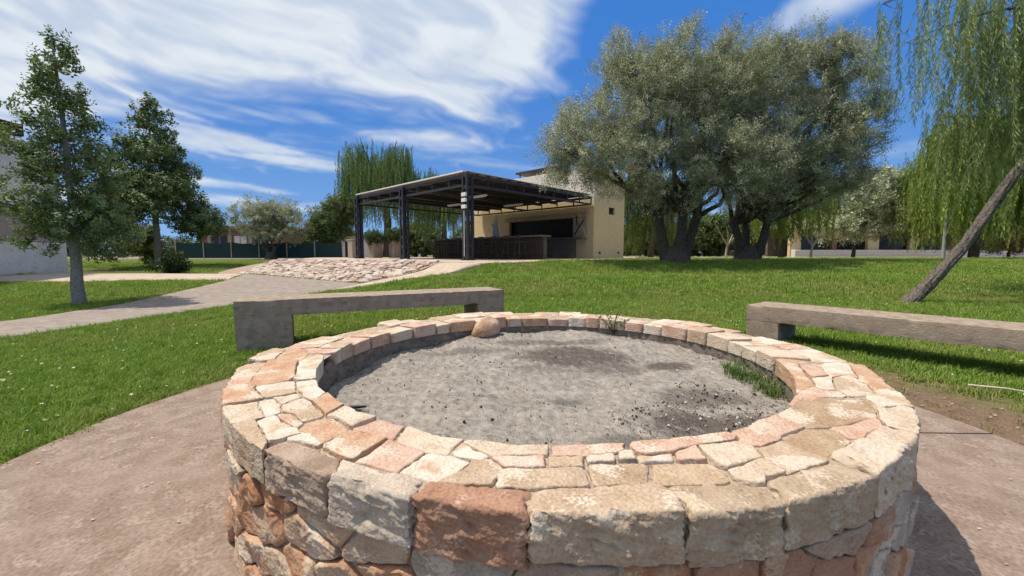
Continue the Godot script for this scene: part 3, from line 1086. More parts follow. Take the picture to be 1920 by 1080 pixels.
func make_pit_extras() -> void:
	var o := show_mesh("rock", pebble(3, 0.72), mats.orange)
	o.transform = Transform3D(Basis.from_euler(Vector3(0.2, 0.5, 0.1)).scaled(Vector3(0.098, 0.098, 0.098)), at(PIT.x - 0.36, ash_height(-0.36, 0.76) + 0.042, PIT.y + 0.76))
	tag(o, "rounded orange tan rock lying on the ash against the far rim", "rock")
	# weed with a few leaves, and the tuft of grass
	var weed := thing("weed", "small leafy weed growing from the ash at the far rim", "weed", at(PIT.x + 0.50, ash_height(0.50, 0.82), PIT.y + 0.82))
	var st := Shape.new()
	var lf := Shape.new()
	for k in 6:
		var a := rng.randf() * TAU
		var tip := Vector3(cos(a) * rng.randf_range(0.04, 0.13), rng.randf_range(0.07, 0.19), sin(a) * 0.05)
		st.tube(PackedVector3Array([Vector3.ZERO, tip * Vector3(0.4, 0.6, 0.4), tip]), PackedFloat32Array([0.004, 0.003, 0.0015]), 5)
		for j in 7:
			var p := tip * rng.randf_range(0.3, 1.0)
			var dir := Vector3(rng.randf_range(-1, 1), rng.randf_range(-0.2, 0.7), rng.randf_range(-1, 1)).normalized()
			lf.leaf(p, dir, dir.cross(Vector3(0.2, 1, 0.1)).normalized(), rng.randf_range(0.03, 0.055), 0.018)
	show_mesh("stem", st.mesh(true), plain(lin(0.10, 0.07, 0.03)), weed)
	show_mesh("leaves", lf.mesh(), leafy(lin(0.11, 0.13, 0.04), Color(0.4, 0.4, 0.2)), weed).set_meta("kind", "stuff")
	var where: Array = []
	var cols: Array = []
	for k in 300:
		var x := rng.randf_range(0.72, 0.95)
		var z := rng.randf_range(-0.36, 0.06)
		if Vector2(x, z).length() > rim_in(atan2(z, x)) - 0.01 or broad.get_noise_2d(x * 90.0, z * 90.0) < -0.25 or x < 0.80 + 0.3 * absf(z + 0.12):
			continue
		where.append(Transform3D(Basis.from_euler(Vector3(rng.randf_range(-0.3, 0.3), rng.randf() * 6.0, rng.randf_range(-0.3, 0.3))).scaled(Vector3.ONE * rng.randf_range(0.5, 0.9)), at(PIT.x + x, ash_height(x, z), PIT.y + z)))
		cols.append(Color(0.07, 0.14, 0.03).lerp(Color(0.15, 0.20, 0.07), rng.randf()))
	var t := scatter("grass_clump", tuft(7, 0.045, 0.075), mats.grass, where, cols, null)
	tag(t, "green grass clump growing in the ash by the right rim", "grass", "", "stuff")
	var twig := Shape.new()
	twig.tube(PackedVector3Array([Vector3(-0.05, 0.008, 0.0), Vector3(0.0, 0.012, 0.006), Vector3(0.06, 0.010, -0.004)]), PackedFloat32Array([0.006, 0.008, 0.004]), 7, fine, 0.2)
	var tw := show_mesh("charred_stick", twig.mesh(true), mats.black)
	tw.position = at(PIT.x - 0.80, ash_height(-0.80, -0.42), PIT.y - 0.42)
	tw.rotation.y = 0.15
	tag(tw, "short charred stick lying on the ash by the left rim", "stick")

# ---------------------------------------------------------------- grass
func tuft(blades: int, spread: float, tall: float) -> ArrayMesh:
	var s := Shape.new()
	for k in blades:
		var a := rng.randf() * TAU
		var r := spread * sqrt(rng.randf())
		var root := Vector3(cos(a) * r, -0.005, sin(a) * r)
		var b := rng.randf() * TAU
		var lean := Vector3(cos(b), 0, sin(b)) * rng.randf_range(0.1, 0.75)
		var h := tall * rng.randf_range(0.55, 1.1)
		var side := Vector3(-sin(b), 0, cos(b)) * rng.randf_range(0.0018, 0.0032)
		var mid := root + (Vector3.UP + lean * 0.4) * h * 0.55
		var tip := root + (Vector3.UP * 0.85 + lean * 1.1) * h
		var p := s.vert(root - side)
		var q := s.vert(root + side)
		var u := s.vert(mid + side * 0.8)
		var w := s.vert(mid - side * 0.8)
		var e := s.vert(tip)
		s.tri(p, q, u)
		s.tri(p, u, w)
		s.tri(w, u, e)
	return s.mesh(true)

func lawn_here(p: Vector2) -> bool:
	for poly in no_grass:
		if in_poly(p, poly):
			return false
	return true

func make_grass() -> void:
	var kinds := [tuft(16, 0.05, 0.065), tuft(14, 0.055, 0.085), tuft(18, 0.05, 0.05)]
	var where := [[], [], []]
	var cols := [[], [], []]
	var flecks: Array = []
	var fleck_cols: Array = []
	# rings of tufts, thinner and larger with distance
	var bands := [[1.0, 4.0, 0.030], [4.0, 7.5, 0.042], [7.5, 13.0, 0.07], [13.0, 22.0, 0.12]]
	for b in bands:
		var step: float = b[2]
		var d: float = b[0]
		while d < b[1]:
			var reach := d * 1.32 + 0.6
			var x := -reach
			while x < reach:
				x += step
				var p := Vector2(x + rng.randf_range(-step, step) * 0.6, d + rng.randf_range(-step, step) * 0.6)
				if Vector2(p.x - PIT.x, p.y - PIT.y).length() < 1.35 or not lawn_here(p):
					continue
				if p.x < -3.0 and p.y > 12.2 and p.x < -9.0 - (p.y - 12.2) * 2.2:
					continue
				var bare := soil_share(p.x, p.y)
				if rng.randf() < bare * 0.97:
					continue
				var lush := 0.5 + 0.5 * broad.get_noise_2d(p.x * 14.0, p.y * 14.0)
				if rng.randf() < lush * 0.35:
					continue
				var size := rng.randf_range(0.7, 1.2) * clampf(step / 0.042, 0.85, 2.0)
				var tall := rng.randf_range(0.75, 1.2)
				var k := rng.randi() % 3
				var t := Basis.from_euler(Vector3(rng.randf_range(-0.15, 0.15), rng.randf() * TAU, rng.randf_range(-0.15, 0.15))).scaled(Vector3(size, size * tall * (0.75 if step > 0.06 else 1.0), size))
				where[k].append(Transform3D(t, at(p.x, ground(p.x, p.y) - 0.002, p.y)))
				var c := Color(0.115, 0.235, 0.026).lerp(Color(0.295, 0.39, 0.078), rng.randf())
				c = c.lerp(Color(0.38, 0.35, 0.13), clampf((lush - 0.42) * 1.1, 0.0, 0.5) + (0.5 if rng.randf() < 0.06 else 0.0))
				c = c.lerp(Color(0.36, 0.30, 0.14), bare * 0.7)
				cols[k].append(c)
				if rng.randf() < step * 0.55 * (0.6 + 1.8 * lush):
					var fs := rng.randf_range(0.004, 0.011) * (1.0 + step * 5.0)
					flecks.append(Transform3D(Basis.from_euler(Vector3(rng.randf_range(-0.6, 0.6), rng.randf() * TAU, rng.randf_range(-0.6, 0.6))).scaled(Vector3.ONE * fs), at(p.x, ground(p.x, p.y) + 0.04, p.y)))
					fleck_cols.append(Color(0.62, 0.60, 0.45).lerp(Color(0.45, 0.38, 0.2), rng.randf()))
			d += step
	for k in 3:
		var o := scatter("lawn_grass", kinds[k], mats.grass, where[k], cols[k], null)
		tag(o, "short green mown grass covering the lawns", "grass", "mown grass of the lawns", "stuff")
	for k in 900:
		var a := rng.randf_range(-0.5, 1.1)
		var r := rng.randf_range(2.32, 3.3)
		var p := Vector2(0.1, 2.0) + Vector2.from_angle(a) * r
		var fs := rng.randf_range(0.004, 0.012)
		flecks.append(Transform3D(Basis.from_euler(Vector3(rng.randf_range(-0.5, 0.5), rng.randf() * TAU, rng.randf_range(-0.5, 0.5))).scaled(Vector3(fs, fs, fs * rng.randf_range(0.4, 1.0))), at(p.x, ground(p.x, p.y) + 0.008, p.y)))
		fleck_cols.append(Color(0.42, 0.34, 0.2).lerp(Color(0.16, 0.11, 0.06), rng.randf()))
	for k in 130:
		var p := Vector2(0.1, 2.0) + Vector2.from_angle(rng.randf() * TAU) * rng.randf_range(1.4, 2.28)
		var fs := rng.randf_range(0.003, 0.010)
		flecks.append(Transform3D(Basis.from_euler(Vector3(rng.randf_range(-0.2, 0.2), rng.randf() * TAU, rng.randf_range(-0.2, 0.2))).scaled(Vector3(fs, fs, fs * rng.randf_range(0.3, 1.0))), at(p.x, 0.021, p.y)))
		fleck_cols.append(Color(0.62, 0.56, 0.45).lerp(Color(0.2, 0.14, 0.08), rng.randf() * rng.randf()))
	var petal := Shape.new()
	for k in 5:
		var a := TAU * k / 5.0
		petal.leaf(Vector3.ZERO, Vector3(cos(a), 0.25, sin(a)).normalized(), Vector3(-sin(a), 0, cos(a)), 1.0, 0.7)
	var f := scatter("fallen_petals", petal.mesh(), mats.petal, flecks, fleck_cols, null)
	tag(f, "pale petals and dry leaf flecks scattered over the lawns", "petals", "", "stuff")

# ---------------------------------------------------------------- benches
func make_bench(label: String, a: Vector2, dir: Vector2, long: float, deep: float, top: float, thick: float, leg: float, last_leg: float) -> void:
	# a: near left corner of the front edge; the seat runs along dir, its depth lies behind
	var back := Vector2(-dir.y, dir.x)
	if back.y < 0.0:
		back = -back
	var turn := Basis(at(dir.x, 0, dir.y), Vector3.UP, at(dir.x, 0, dir.y).cross(Vector3.UP))
	var root := thing("concrete_bench", label, "bench", at(a.x, ground(a.x, a.y) - 0.02, a.y), "concrete benches round the fire pit")
	root.basis = turn
	var side := signf(turn.z.dot(at(back.x, 0, back.y)))
	var h := top - root.position.y
	rough_block("seat", Vector3(0, h - thick, 0), Vector3(long, h, deep * side), root)
	rough_block("leg", Vector3(0.003, 0, 0.003 * side), Vector3(leg, h - thick + 0.03, (deep - 0.006) * side), root)
	rough_block("leg", Vector3(long - last_leg, 0, 0.003 * side), Vector3(long - 0.003, h - thick + 0.03, (deep - 0.006) * side), root)

# A cast block with worn, slightly uneven edges.
func rough_block(called: String, p: Vector3, q: Vector3, parent: Node3D) -> void:
	var lo := Vector3(minf(p.x, q.x), minf(p.y, q.y), minf(p.z, q.z))
	var hi := Vector3(maxf(p.x, q.x), maxf(p.y, q.y), maxf(p.z, q.z))
	var s := Shape.new()
	var mid := (lo + hi) / 2.0
	var half := (hi - lo) / 2.0
	var r := 0.006
	for axis in 3:
		for sg in [-1.0, 1.0]:
			var u := (axis + 1) % 3
			var w := (axis + 2) % 3
			var nu := clampi(int(half[u] * 2.0 / 0.035), 4, 80)
			var nw := clampi(int(half[w] * 2.0 / 0.035), 4, 80)
			var first := s.v.size()
			for j in nw + 1:
				for k in nu + 1:
					var e := Vector3.ZERO
					e[axis] = sg * half[axis]
					e[u] = lerpf(-half[u], half[u], edge_spread(k / float(nu)))
					e[w] = lerpf(-half[w], half[w], edge_spread(j / float(nw)))
					var core := e.clamp(-half + Vector3.ONE * r, half - Vector3.ONE * r)
					var out := e - core
					e = core + out.normalized() * r
					var g := parent.transform * (mid + e)
					var n := fine.get_noise_3d(g.x * 20.0, g.y * 20.0, g.z * 20.0)
					var chip := maxf(0.0, broad.get_noise_3d(g.x * 160.0, g.y * 160.0, g.z * 160.0) - 0.15)
					e += out.normalized() * (n * 0.0035 - (0.035 * chip if out.length() > r * 1.2 else 0.0))
					s.vert(mid + e)
			for j in nw:
				for k in nu:
					var a := first + j * (nu + 1) + k
					if sg > 0.0:
						s.tri(a, a + nu + 1, a + 1)
						s.tri(a + 1, a + nu + 1, a + nu + 2)
					else:
						s.tri(a, a + 1, a + nu + 1)
						s.tri(a + 1, a + nu + 2, a + nu + 1)
	show_mesh(called, s.mesh(true), mats.bench, parent)

func edge_spread(t: float) -> float:
	return clampf((t - 0.02) / 0.96, 0.0, 1.0) if t > 0.0 and t < 1.0 else t

# ---------------------------------------------------------------- trees
func sprig(stem: float, leaves: int, long: float, wide: float, droop: float) -> ArrayMesh:
	var s := Shape.new()
	for k in leaves:
		var t := (k + 0.5) / leaves
		var a := k * 2.4 + rng.randf_range(-0.4, 0.4)
		var out := Vector3(cos(a), rng.randf_range(0.0, 0.9) - droop, sin(a)).normalized()
		var p := Vector3(rng.randf_range(-0.15, 0.15) * stem, t * stem, rng.randf_range(-0.15, 0.15) * stem)
		var across := out.cross(Vector3(rng.randf_range(-1, 1), 1.0, rng.randf_range(-1, 1))).normalized()
		s.leaf(p, out, across, long * rng.randf_range(0.75, 1.25), wide * rng.randf_range(0.8, 1.2))
	return s.mesh()

func strand(long: float, leaves: int, leaf_long: float, leaf_wide: float, sway: float) -> ArrayMesh:
	var s := Shape.new()
	var pts := PackedVector3Array()
	var rad := PackedFloat32Array()
	for k in 7:
		var t := k / 6.0
		pts.append(Vector3(sin(t * 3.0) * sway * 0.5 + t * t * sway, -t * long, cos(t * 4.0) * sway * 0.4))
		rad.append(lerpf(0.004, 0.0012, t))
	s.tube(pts, rad, 3)
	for k in leaves:
		var t := (k + rng.randf()) / leaves
		var f := t * 6.0
		var i := mini(int(f), 5)
		var p := pts[i].lerp(pts[i + 1], f - i)
		var a := rng.randf() * TAU
		var out := Vector3(cos(a) * 0.55, -0.9, sin(a) * 0.55).normalized()
		s.leaf(p, out, out.cross(Vector3(cos(a + 1.2), 0.1, sin(a + 1.2))).normalized(), leaf_long * rng.randf_range(0.7, 1.2), leaf_wide)
	return s.mesh()

func limb(s: Shape, a: Vector3, b: Vector3, r0: float, r1: float, wander: float, sides := 7, steps := 7) -> void:
	var pts := PackedVector3Array()
	var rad := PackedFloat32Array()
	var bow := Vector3(rng.randf_range(-1, 1), rng.randf_range(-0.3, 0.6), rng.randf_range(-1, 1)) * wander
	for k in steps + 1:
		var t := k / float(steps)
		pts.append(a.lerp(b, t) + bow * sin(t * PI) + Vector3(fine.get_noise_1d(k * 37.0 + a.x * 100.0), 0, fine.get_noise_1d(k * 41.0 + b.z * 100.0)) * wander * 0.35)
		rad.append(lerpf(r0, r1, pow(t, 0.8)))
	s.tube(pts, rad, sides, fine, 0.25)

# Leaf sprigs through a crown made of lobes [centre, radii]; noise leaves gaps.
func crown(called: String, root: Node3D, lobes: Array, count: int, m: Mesh, mat: Material, dark: Color, light: Color, size: float, gap: float, shell := 0.45, gap_scale := 1.0, ragged_by := 0.34) -> MultiMeshInstance3D:
	var where: Array = []
	var cols: Array = []
	var volume := 0.0
	for l in lobes:
		volume += pow(l[1].x * l[1].y * l[1].z, 0.75)
	for l in lobes:
		var n := int(count * pow(l[1].x * l[1].y * l[1].z, 0.75) / volume)
		for k in n:
			var d := Vector3(rng.randfn(), rng.randfn(), rng.randfn()).normalized()
			var r := pow(rng.randf(), shell)
			var ragged := 1.0 + ragged_by * broad.get_noise_3d(d.x * 50.0 + l[0].x * 40.0, d.y * 50.0, d.z * 50.0 + l[0].z * 30.0)
			var p: Vector3 = l[0] + d * l[1] * r * ragged
			if broad.get_noise_3d(p.x * 34.0 * gap_scale, p.y * 34.0 * gap_scale, p.z * 34.0 * gap_scale) < gap:
				continue
			var up := (d * 0.9 + Vector3.UP * 0.35 + Vector3(rng.randf_range(-1, 1), rng.randf_range(-1, 1), rng.randf_range(-1, 1)) * 0.75).normalized()
			var x := up.cross(Vector3(rng.randf_range(-1, 1), rng.randf_range(-1, 1), rng.randf_range(-1, 1))).normalized()
			where.append(Transform3D(Basis(x, up, x.cross(up)).scaled(Vector3.ONE * size * rng.randf_range(0.7, 1.3)), p))
			cols.append(dark.lerp(light, rng.randf()))
	var o := scatter(called, m, mat, where, cols, root)
	o.set_meta("kind", "stuff")
	return o

func make_olive(label: String, x: float, d: float, lobes: Array, stems: Array, girth: float, count: int, seed_at: int, scale_leaf := 1.0) -> Node3D:
	rng.seed = seed_at
	var root := thing("olive_tree", label, "tree", at(x, ground(x, d) - 0.05, d), "grey green olive trees")
	var s := Shape.new()
	for st in stems:
		limb(s, Vector3(st.x * 0.35, -0.05, st.z * 0.35), st, girth, girth * 0.62, girth * 0.4, 14, 8)
		for l in lobes:
			if l[0].distance_to(st) < 4.2:
				limb(s, st + Vector3(rng.randf_range(-0.1, 0.1), -0.1, rng.randf_range(-0.1, 0.1)), l[0], girth * 0.42, 0.03, 0.35, 8, 8)
	for l in lobes:
		for k in 5:
			var d3 := Vector3(rng.randfn(), rng.randfn() * 0.7, rng.randfn()).normalized()
			limb(s, l[0], l[0] + d3 * l[1] * 0.85, 0.03, 0.006, 0.15, 5, 5)
	# flared foot
	limb(s, Vector3(0, -0.1, 0), Vector3(0, 0.55, 0), girth * 3.0, girth * 1.5, 0.02, 18, 6)
	show_mesh("trunk", s.mesh(true), mats.bark_dark, root)
	var m := sprig(0.30, 18, 0.066 * scale_leaf, 0.017 * scale_leaf, 0.0)
	var all := lobes.duplicate()
	for l in lobes:
		for k in 4:
			var d4 := Vector3(rng.randfn(), absf(rng.randfn()) + 0.25, rng.randfn()).normalized()
			all.append([l[0] + d4 * l[1] * 0.95, Vector3(0.20, 0.42, 0.20) * l[1].y * rng.randf_range(0.6, 1.1)])
	crown("crown", root, all, count, m, mats.olive_leaf, Color(0.15, 0.17, 0.10), Color(0.54, 0.555, 0.41), 1.0, 0.02, 0.40, 1.0, 0.75)
	return root

func hang(root: Node3D, called: String, spots: Array, m: Array, mat: Material, dark: Color, light: Color, lo: float, hi: float, lean := 0.1) -> void:
	# strands hung from points, shared between the strand shapes
	for k in m.size():
		var where: Array = []
		var cols: Array = []
		for j in range(k, spots.size(), m.size()):
			var t := Basis.from_euler(Vector3(rng.randf_range(-lean, lean), rng.randf() * TAU, rng.randf_range(-lean, lean)))
			var long := rng.randf_range(lo, hi)
			where.append(Transform3D(t.scaled_local(Vector3(1.0, long, 1.0)), spots[j]))
			cols.append(dark.lerp(light, rng.randf()))
		scatter(called, m[k], mat, where, cols, root).set_meta("kind", "stuff")

func make_willow(label: String, x: float, d: float, high: float, wide: float, n: int, seed_at: int, deep := 0.8, dark := Color(0.10, 0.16, 0.05), light := Color(0.26, 0.35, 0.13), skirt := 0.5) -> void:
	rng.seed = seed_at
	var root := thing("willow_tree", label, "tree", at(x, ground(x, d) - 0.05, d), "weeping willow trees")
	var s := Shape.new()
	limb(s, Vector3.ZERO, Vector3(0.1, high * 0.45, 0), high * 0.035, high * 0.024, 0.2, 10, 6)
	var spots: Array = []
	for k in 13:
		var a := rng.randf() * TAU
		var r := wide * 0.5 * rng.randf_range(0.35, 0.9)
		var top := Vector3(cos(a) * r, high * rng.randf_range(0.72, 0.99), sin(a) * r * deep)
		limb(s, Vector3(0.1, high * 0.43, 0), top, high * 0.014, 0.015, 0.5, 6, 7)
		for j in n / 13:
			var b := rng.randf() * TAU
			var q := wide * 0.19 * sqrt(rng.randf())
			var y := top.y * (1.0 - 0.10 * rng.randf()) - q * 0.5
			if j % 2 == 0:
				y = lerpf(high * skirt, top.y, rng.randf())
				q *= 1.25
			spots.append(Vector3(top.x + cos(b) * q, y, top.z + sin(b) * q))
	show_mesh("trunk", s.mesh(true), mats.bark_dark, root)
	var shapes := [strand(1.5, 44, 0.15, 0.032, 0.06), strand(1.3, 40, 0.15, 0.032, -0.05)]
	hang(root, "crown", spots, shapes, mats.leaf, dark, light, high * 0.10, high * 0.21)

func make_leaning_willow() -> void:
	rng.seed = 71
	var base := Vector2(6.75, 6.85)
	var root := thing("willow_tree", "leaning willow tree with furrowed trunk behind the right bench", "tree", at(base.x, ground(base.x, base.y) - 0.06, base.y), "weeping willow trees")
	var s := Shape.new()
	var pts := PackedVector3Array()
	var rad := PackedFloat32Array()
	for k in 61:
		var t := k / 60.0
		pts.append(Vector3(-0.06 + 3.05 * t + 0.06 * sin(t * 9.0), 5.0 * t - 0.35 * sin(t * PI), 0.25 * t))
		rad.append(lerpf(0.080, 0.055, t) + 0.045 * exp(-t * 18.0))
	s.tube(pts, rad, 40, fine, 0.30)
	# boughs arching out to the left over the lawn
	var spots: Array = []
	var tops := []
	for b in [[Vector3(3.1, 4.75, 0.1), Vector3(-1.0, 4.95, 0.3), 0.9], [Vector3(3.2, 4.9, 0.0), Vector3(-0.2, 5.5, -0.6), 0.9], [Vector3(3.2, 4.9, 0.2), Vector3(0.7, 5.5, 1.0), 0.8], [Vector3(3.0, 4.6, 0.1), Vector3(0.55, 5.0, -0.9), 0.6], [Vector3(3.2, 4.9, 0.2), Vector3(1.6, 5.8, -1.3), 0.7], [Vector3(2.9, 4.5, 0.1), Vector3(1.3, 4.9, 0.9), 0.5], [Vector3(3.2, 4.9, 0.2), Vector3(3.9, 6.0, 0.6), 0.5], [Vector3(3.0, 4.6, 0.2), Vector3(2.5, 5.2, -1.3), 0.3]]:
		tops.append(b)
	for b in tops:
		var a: Vector3 = b[0]
		var e: Vector3 = b[1]
		var p := PackedVector3Array()
		var r := PackedFloat32Array()
		for k in 12:
			var t := k / 11.0
			var q: Vector3 = a.lerp(e, t) + Vector3(0.08 * sin(t * 11.0), b[2] * sin(t * PI) * 0.55 - 0.25 * t * t, 0.07 * cos(t * 8.0))
			p.append(q)
			r.append(lerpf(0.045, 0.007, pow(t, 0.6)))
			if k > 2:
				var knot := q + Vector3(rng.randf_range(-0.2, 0.2), rng.randf_range(-0.2, 0.0), rng.randf_range(-0.35, 0.35))
				for j in (6 if q.x < 0.9 else 10):
					spots.append(knot + Vector3(rng.randfn() * 0.10, rng.randfn() * 0.13, rng.randfn() * 0.10))
		s.tube(p, r, 7, fine, 0.2)
		for k in 9:
			var f := p[rng.randi_range(4, 11)]
			limb(s, f, f + Vector3(rng.randf_range(-0.4, 0.4), rng.randf_range(-0.35, 0.05), rng.randf_range(-0.45, 0.45)), 0.008, 0.003, 0.06, 4, 4)
	# denser curtain on the right
	for k in 72:
		var q := Vector3(rng.randf_range(1.35, 3.4), rng.randf_range(3.0, 5.3), rng.randf_range(-1.7, 0.9))
		for j in 11:
			spots.append(q + Vector3(rng.randfn() * 0.11, rng.randfn() * 0.22, rng.randfn() * 0.11))
	show_mesh("trunk", s.mesh(true), mats.bark_mid, root)
	var shapes := [strand(1.0, 36, 0.095, 0.014, 0.09), strand(0.8, 30, 0.095, 0.014, -0.07), strand(1.2, 42, 0.09, 0.013, 0.05)]
	hang(root, "crown", spots, shapes, mats.leaf, Color(0.13, 0.19, 0.06), Color(0.38, 0.45, 0.20), 0.5, 1.7, 0.2)

func make_young_tree(label: String, x: float, d: float, high: float, wide: float, bare: float, count: int, seed_at: int, leaf_long: float, dark: Color, light: Color, gap: float, lean := 0.0) -> void:
	# a straight leader with whorls of side branches, narrowing to the top
	rng.seed = seed_at
	var root := thing("young_tree", label, "tree", at(x, ground(x, d) - 0.04, d), "young broadleaf trees by the path")
	var s := Shape.new()
	limb(s, Vector3.ZERO, Vector3(lean, high * 0.97, 0), high * 0.021, 0.012, 0.05, 12, 12)
	var lobes: Array = []
	var n := 30
	for k in n:
		var t := k / float(n - 1)
		var y := lerpf(bare, high * 0.94, t)
		var a := k * 2.399 + rng.randf_range(-0.4, 0.4)
		var r := wide * 0.5 * (1.02 - 0.86 * pow(t, 1.25)) * rng.randf_range(0.65, 1.1)
		var e := Vector3(cos(a) * r + lean * y / high, y + r * 0.12 - 0.25 * (1.0 - t) * r, sin(a) * r)
		var foot := Vector3(lean * y / high, y - 0.12 * r, 0)
		limb(s, foot, e, 0.022 * (1.2 - t), 0.005, 0.10, 5, 5)
		lobes.append([foot.lerp(e, 0.72), Vector3(r * 0.42 + 0.08, r * 0.22 + 0.12, r * 0.42 + 0.08)])
	lobes.append([Vector3(lean, high * 0.93, 0), Vector3(0.16, 0.32, 0.16) * high / 5.0])
	show_mesh("trunk", s.mesh(true), mats.bark_pale, root)
	var m := sprig(leaf_long * 2.2, 9, leaf_long, leaf_long * 0.55, 0.35)
	crown("crown", root, lobes, count, m, mats.leaf, dark, light, 1.0, gap, 0.5, 2.2)

func make_round_tree(called: String, label: String, group: String, x: float, d: float, trunk: float, lobes: Array, count: int, seed_at: int, leaf_long: float, leaf_wide: float, dark: Color, light: Color, gap := -0.2, bark := "bark_dark") -> void:
	rng.seed = seed_at
	var root := thing(called, label, "shrub" if called.ends_with("shrub") else "tree", at(x, ground(x, d) - 0.04, d), group)
	var s := Shape.new()
	var fork := Vector3(0, trunk, 0)
	limb(s, Vector3.ZERO, fork, 0.06 + trunk * 0.06, 0.05 + trunk * 0.03, 0.1, 9, 6)
	for l in lobes:
		limb(s, fork + Vector3(0, -0.1, 0), l[0], 0.03 + trunk * 0.02, 0.02, 0.2, 6, 5)
	show_mesh("trunk", s.mesh(true), mats[bark], root)
	var m := sprig(leaf_long * 3.0, 14, leaf_long, leaf_wide, 0.1)
	crown("crown", root, lobes, count, m, mats.leaf, dark, light, 1.0, gap, 0.42)

func make_trees() -> void:
	# the two big olives right of the pavilion
	make_olive("large old olive with twin gnarled trunks nearest the pavilion", 4.95, 12.4, [
		[Vector3(-2.5, 3.35, 0.4), Vector3(1.5, 1.15, 1.5)], [Vector3(-1.2, 4.6, 0.2), Vector3(1.5, 1.5, 1.6)], [Vector3(-0.1, 5.5, 0.0), Vector3(1.2, 1.05, 1.4)], [Vector3(0.9, 4.4, -0.3), Vector3(1.8, 1.7, 1.7)],
		[Vector3(-1.5, 2.75, 0.9), Vector3(1.2, 0.8, 1.1)], [Vector3(1.0, 3.0, 1.0), Vector3(1.4, 0.9, 1.0)], [Vector3(-1.6, 5.7, -0.3), Vector3(0.75, 0.95, 0.9)], [Vector3(1.4, 5.7, -0.2), Vector3(1.2, 0.9, 1.2)], [Vector3(-0.7, 2.2, 0.9), Vector3(1.1, 0.55, 0.8)], [Vector3(0.9, 2.25, 0.8), Vector3(1.1, 0.5, 0.8)], [Vector3(-3.2, 3.2, 0.2), Vector3(0.8, 0.8, 0.9)]],
		[Vector3(-0.55, 1.55, 0.1), Vector3(0.75, 1.6, -0.1), Vector3(0.1, 1.6, 0.3)], 0.19, 36000, 31)
	make_olive("big olive with thick split trunk standing further right", 8.0, 13.9, [
		[Vector3(-0.9, 5.0, 0.2), Vector3(1.7, 1.7, 1.7)], [Vector3(0.8, 6.1, 0.0), Vector3(1.7, 1.35, 1.5)], [Vector3(1.9, 4.6, 0.2), Vector3(1.6, 1.6, 1.6)], [Vector3(0.2, 3.3, 0.7), Vector3(1.7, 1.1, 1.3)],
		[Vector3(2.7, 6.0, 0.2), Vector3(0.95, 1.25, 1.0)], [Vector3(2.2, 3.1, 0.5), Vector3(1.3, 0.9, 1.0)], [Vector3(-0.8, 6.3, -0.2), Vector3(1.0, 0.7, 1.0)], [Vector3(1.7, 6.5, 0.0), Vector3(0.9, 0.6, 0.8)], [Vector3(0.6, 2.3, 0.6), Vector3(1.5, 0.6, 0.9)], [Vector3(-0.9, 2.7, 0.7), Vector3(0.9, 0.7, 0.8)], [Vector3(3.2, 4.4, 0.3), Vector3(0.9, 1.2, 0.9)], [Vector3(3.0, 2.7, 0.4), Vector3(0.9, 0.8, 0.8)]],
		[Vector3(-0.5, 1.4, 0.0), Vector3(0.6, 1.5, 0.1), Vector3(0.05, 1.5, -0.3)], 0.18, 38000, 32)
	make_leaning_willow()
	# left-hand trees
	make_young_tree("slim young tree with pale trunk on the lawn by the path", -7.64, 7.1, 4.7, 1.65, 1.15, 4600, 41, 0.058, Color(0.08, 0.125, 0.05), Color(0.26, 0.31, 0.14), -0.04, -0.05)
	make_young_tree("dense dark young tree on the grass before the green fence", -13.9, 16.0, 6.6, 4.1, 2.0, 7500, 42, 0.10, Color(0.06, 0.10, 0.035), Color(0.20, 0.255, 0.10), -0.08)
	make_round_tree("small_shrub", "small yellow green sapling beside the dark young tree", "", -16.2, 18.0, 0.7, [[Vector3(0, 1.1, 0), Vector3(0.5, 0.6, 0.5)], [Vector3(0.2, 0.6, 0), Vector3(0.4, 0.4, 0.4)]], 900, 43, 0.08, 0.035, Color(0.10, 0.12, 0.02), Color(0.2, 0.2, 0.05))
	make_round_tree("small_shrub", "low round dark bush beside the trunk of the dense dark tree", "", -10.9, 12.9, 0.2, [[Vector3(0, 0.3, 0), Vector3(0.4, 0.3, 0.4)]], 500, 44, 0.07, 0.035, Color(0.02, 0.045, 0.012), Color(0.05, 0.075, 0.02))
	make_olive("small distant olive in front of the green netting fence", -16.6, 28.0, [[Vector3(-0.8, 2.6, 0), Vector3(1.7, 1.3, 1.5)], [Vector3(0.9, 2.5, 0), Vector3(1.6, 1.2, 1.5)], [Vector3(0.1, 3.3, 0), Vector3(1.5, 0.9, 1.3)]], [Vector3(-0.3, 0.8, 0), Vector3(0.3, 0.9, 0)], 0.16, 5200, 33, 1.5)
	make_round_tree("leafy_tree", "green leafy tree between the distant olive and the willow", "trees behind the terrace", -13.2, 30.0, 1.4, [[Vector3(0, 2.6, 0), Vector3(1.4, 1.4, 1.3)], [Vector3(0.8, 3.6, 0), Vector3(1.1, 1.1, 1.1)], [Vector3(-0.8, 2.0, 0), Vector3(1.0, 0.9, 1.0)]], 3000, 45, 0.13, 0.06, Color(0.075, 0.115, 0.035), Color(0.19, 0.24, 0.09))
	make_willow("tall weeping willow rising behind the left of the pavilion", -9.6, 31.0, 9.3, 5.6, 1500, 51)
	make_willow("weeping willow behind the bar seen through the pavilion posts", -5.6, 33.0, 7.4, 5.0, 1300, 52)
	make_willow("weeping willow hanging behind the nearer olive trunk", 9.2, 27.0, 6.2, 5.0, 1100, 53, 0.8, Color(0.07, 0.11, 0.028), Color(0.17, 0.22, 0.06), 0.3)
	make_willow("weeping willow hanging low behind the second olive trunk", 14.9, 22.5, 5.2, 5.2, 1300, 54, 0.8, Color(0.11, 0.165, 0.035), Color(0.28, 0.35, 0.09), 0.42)
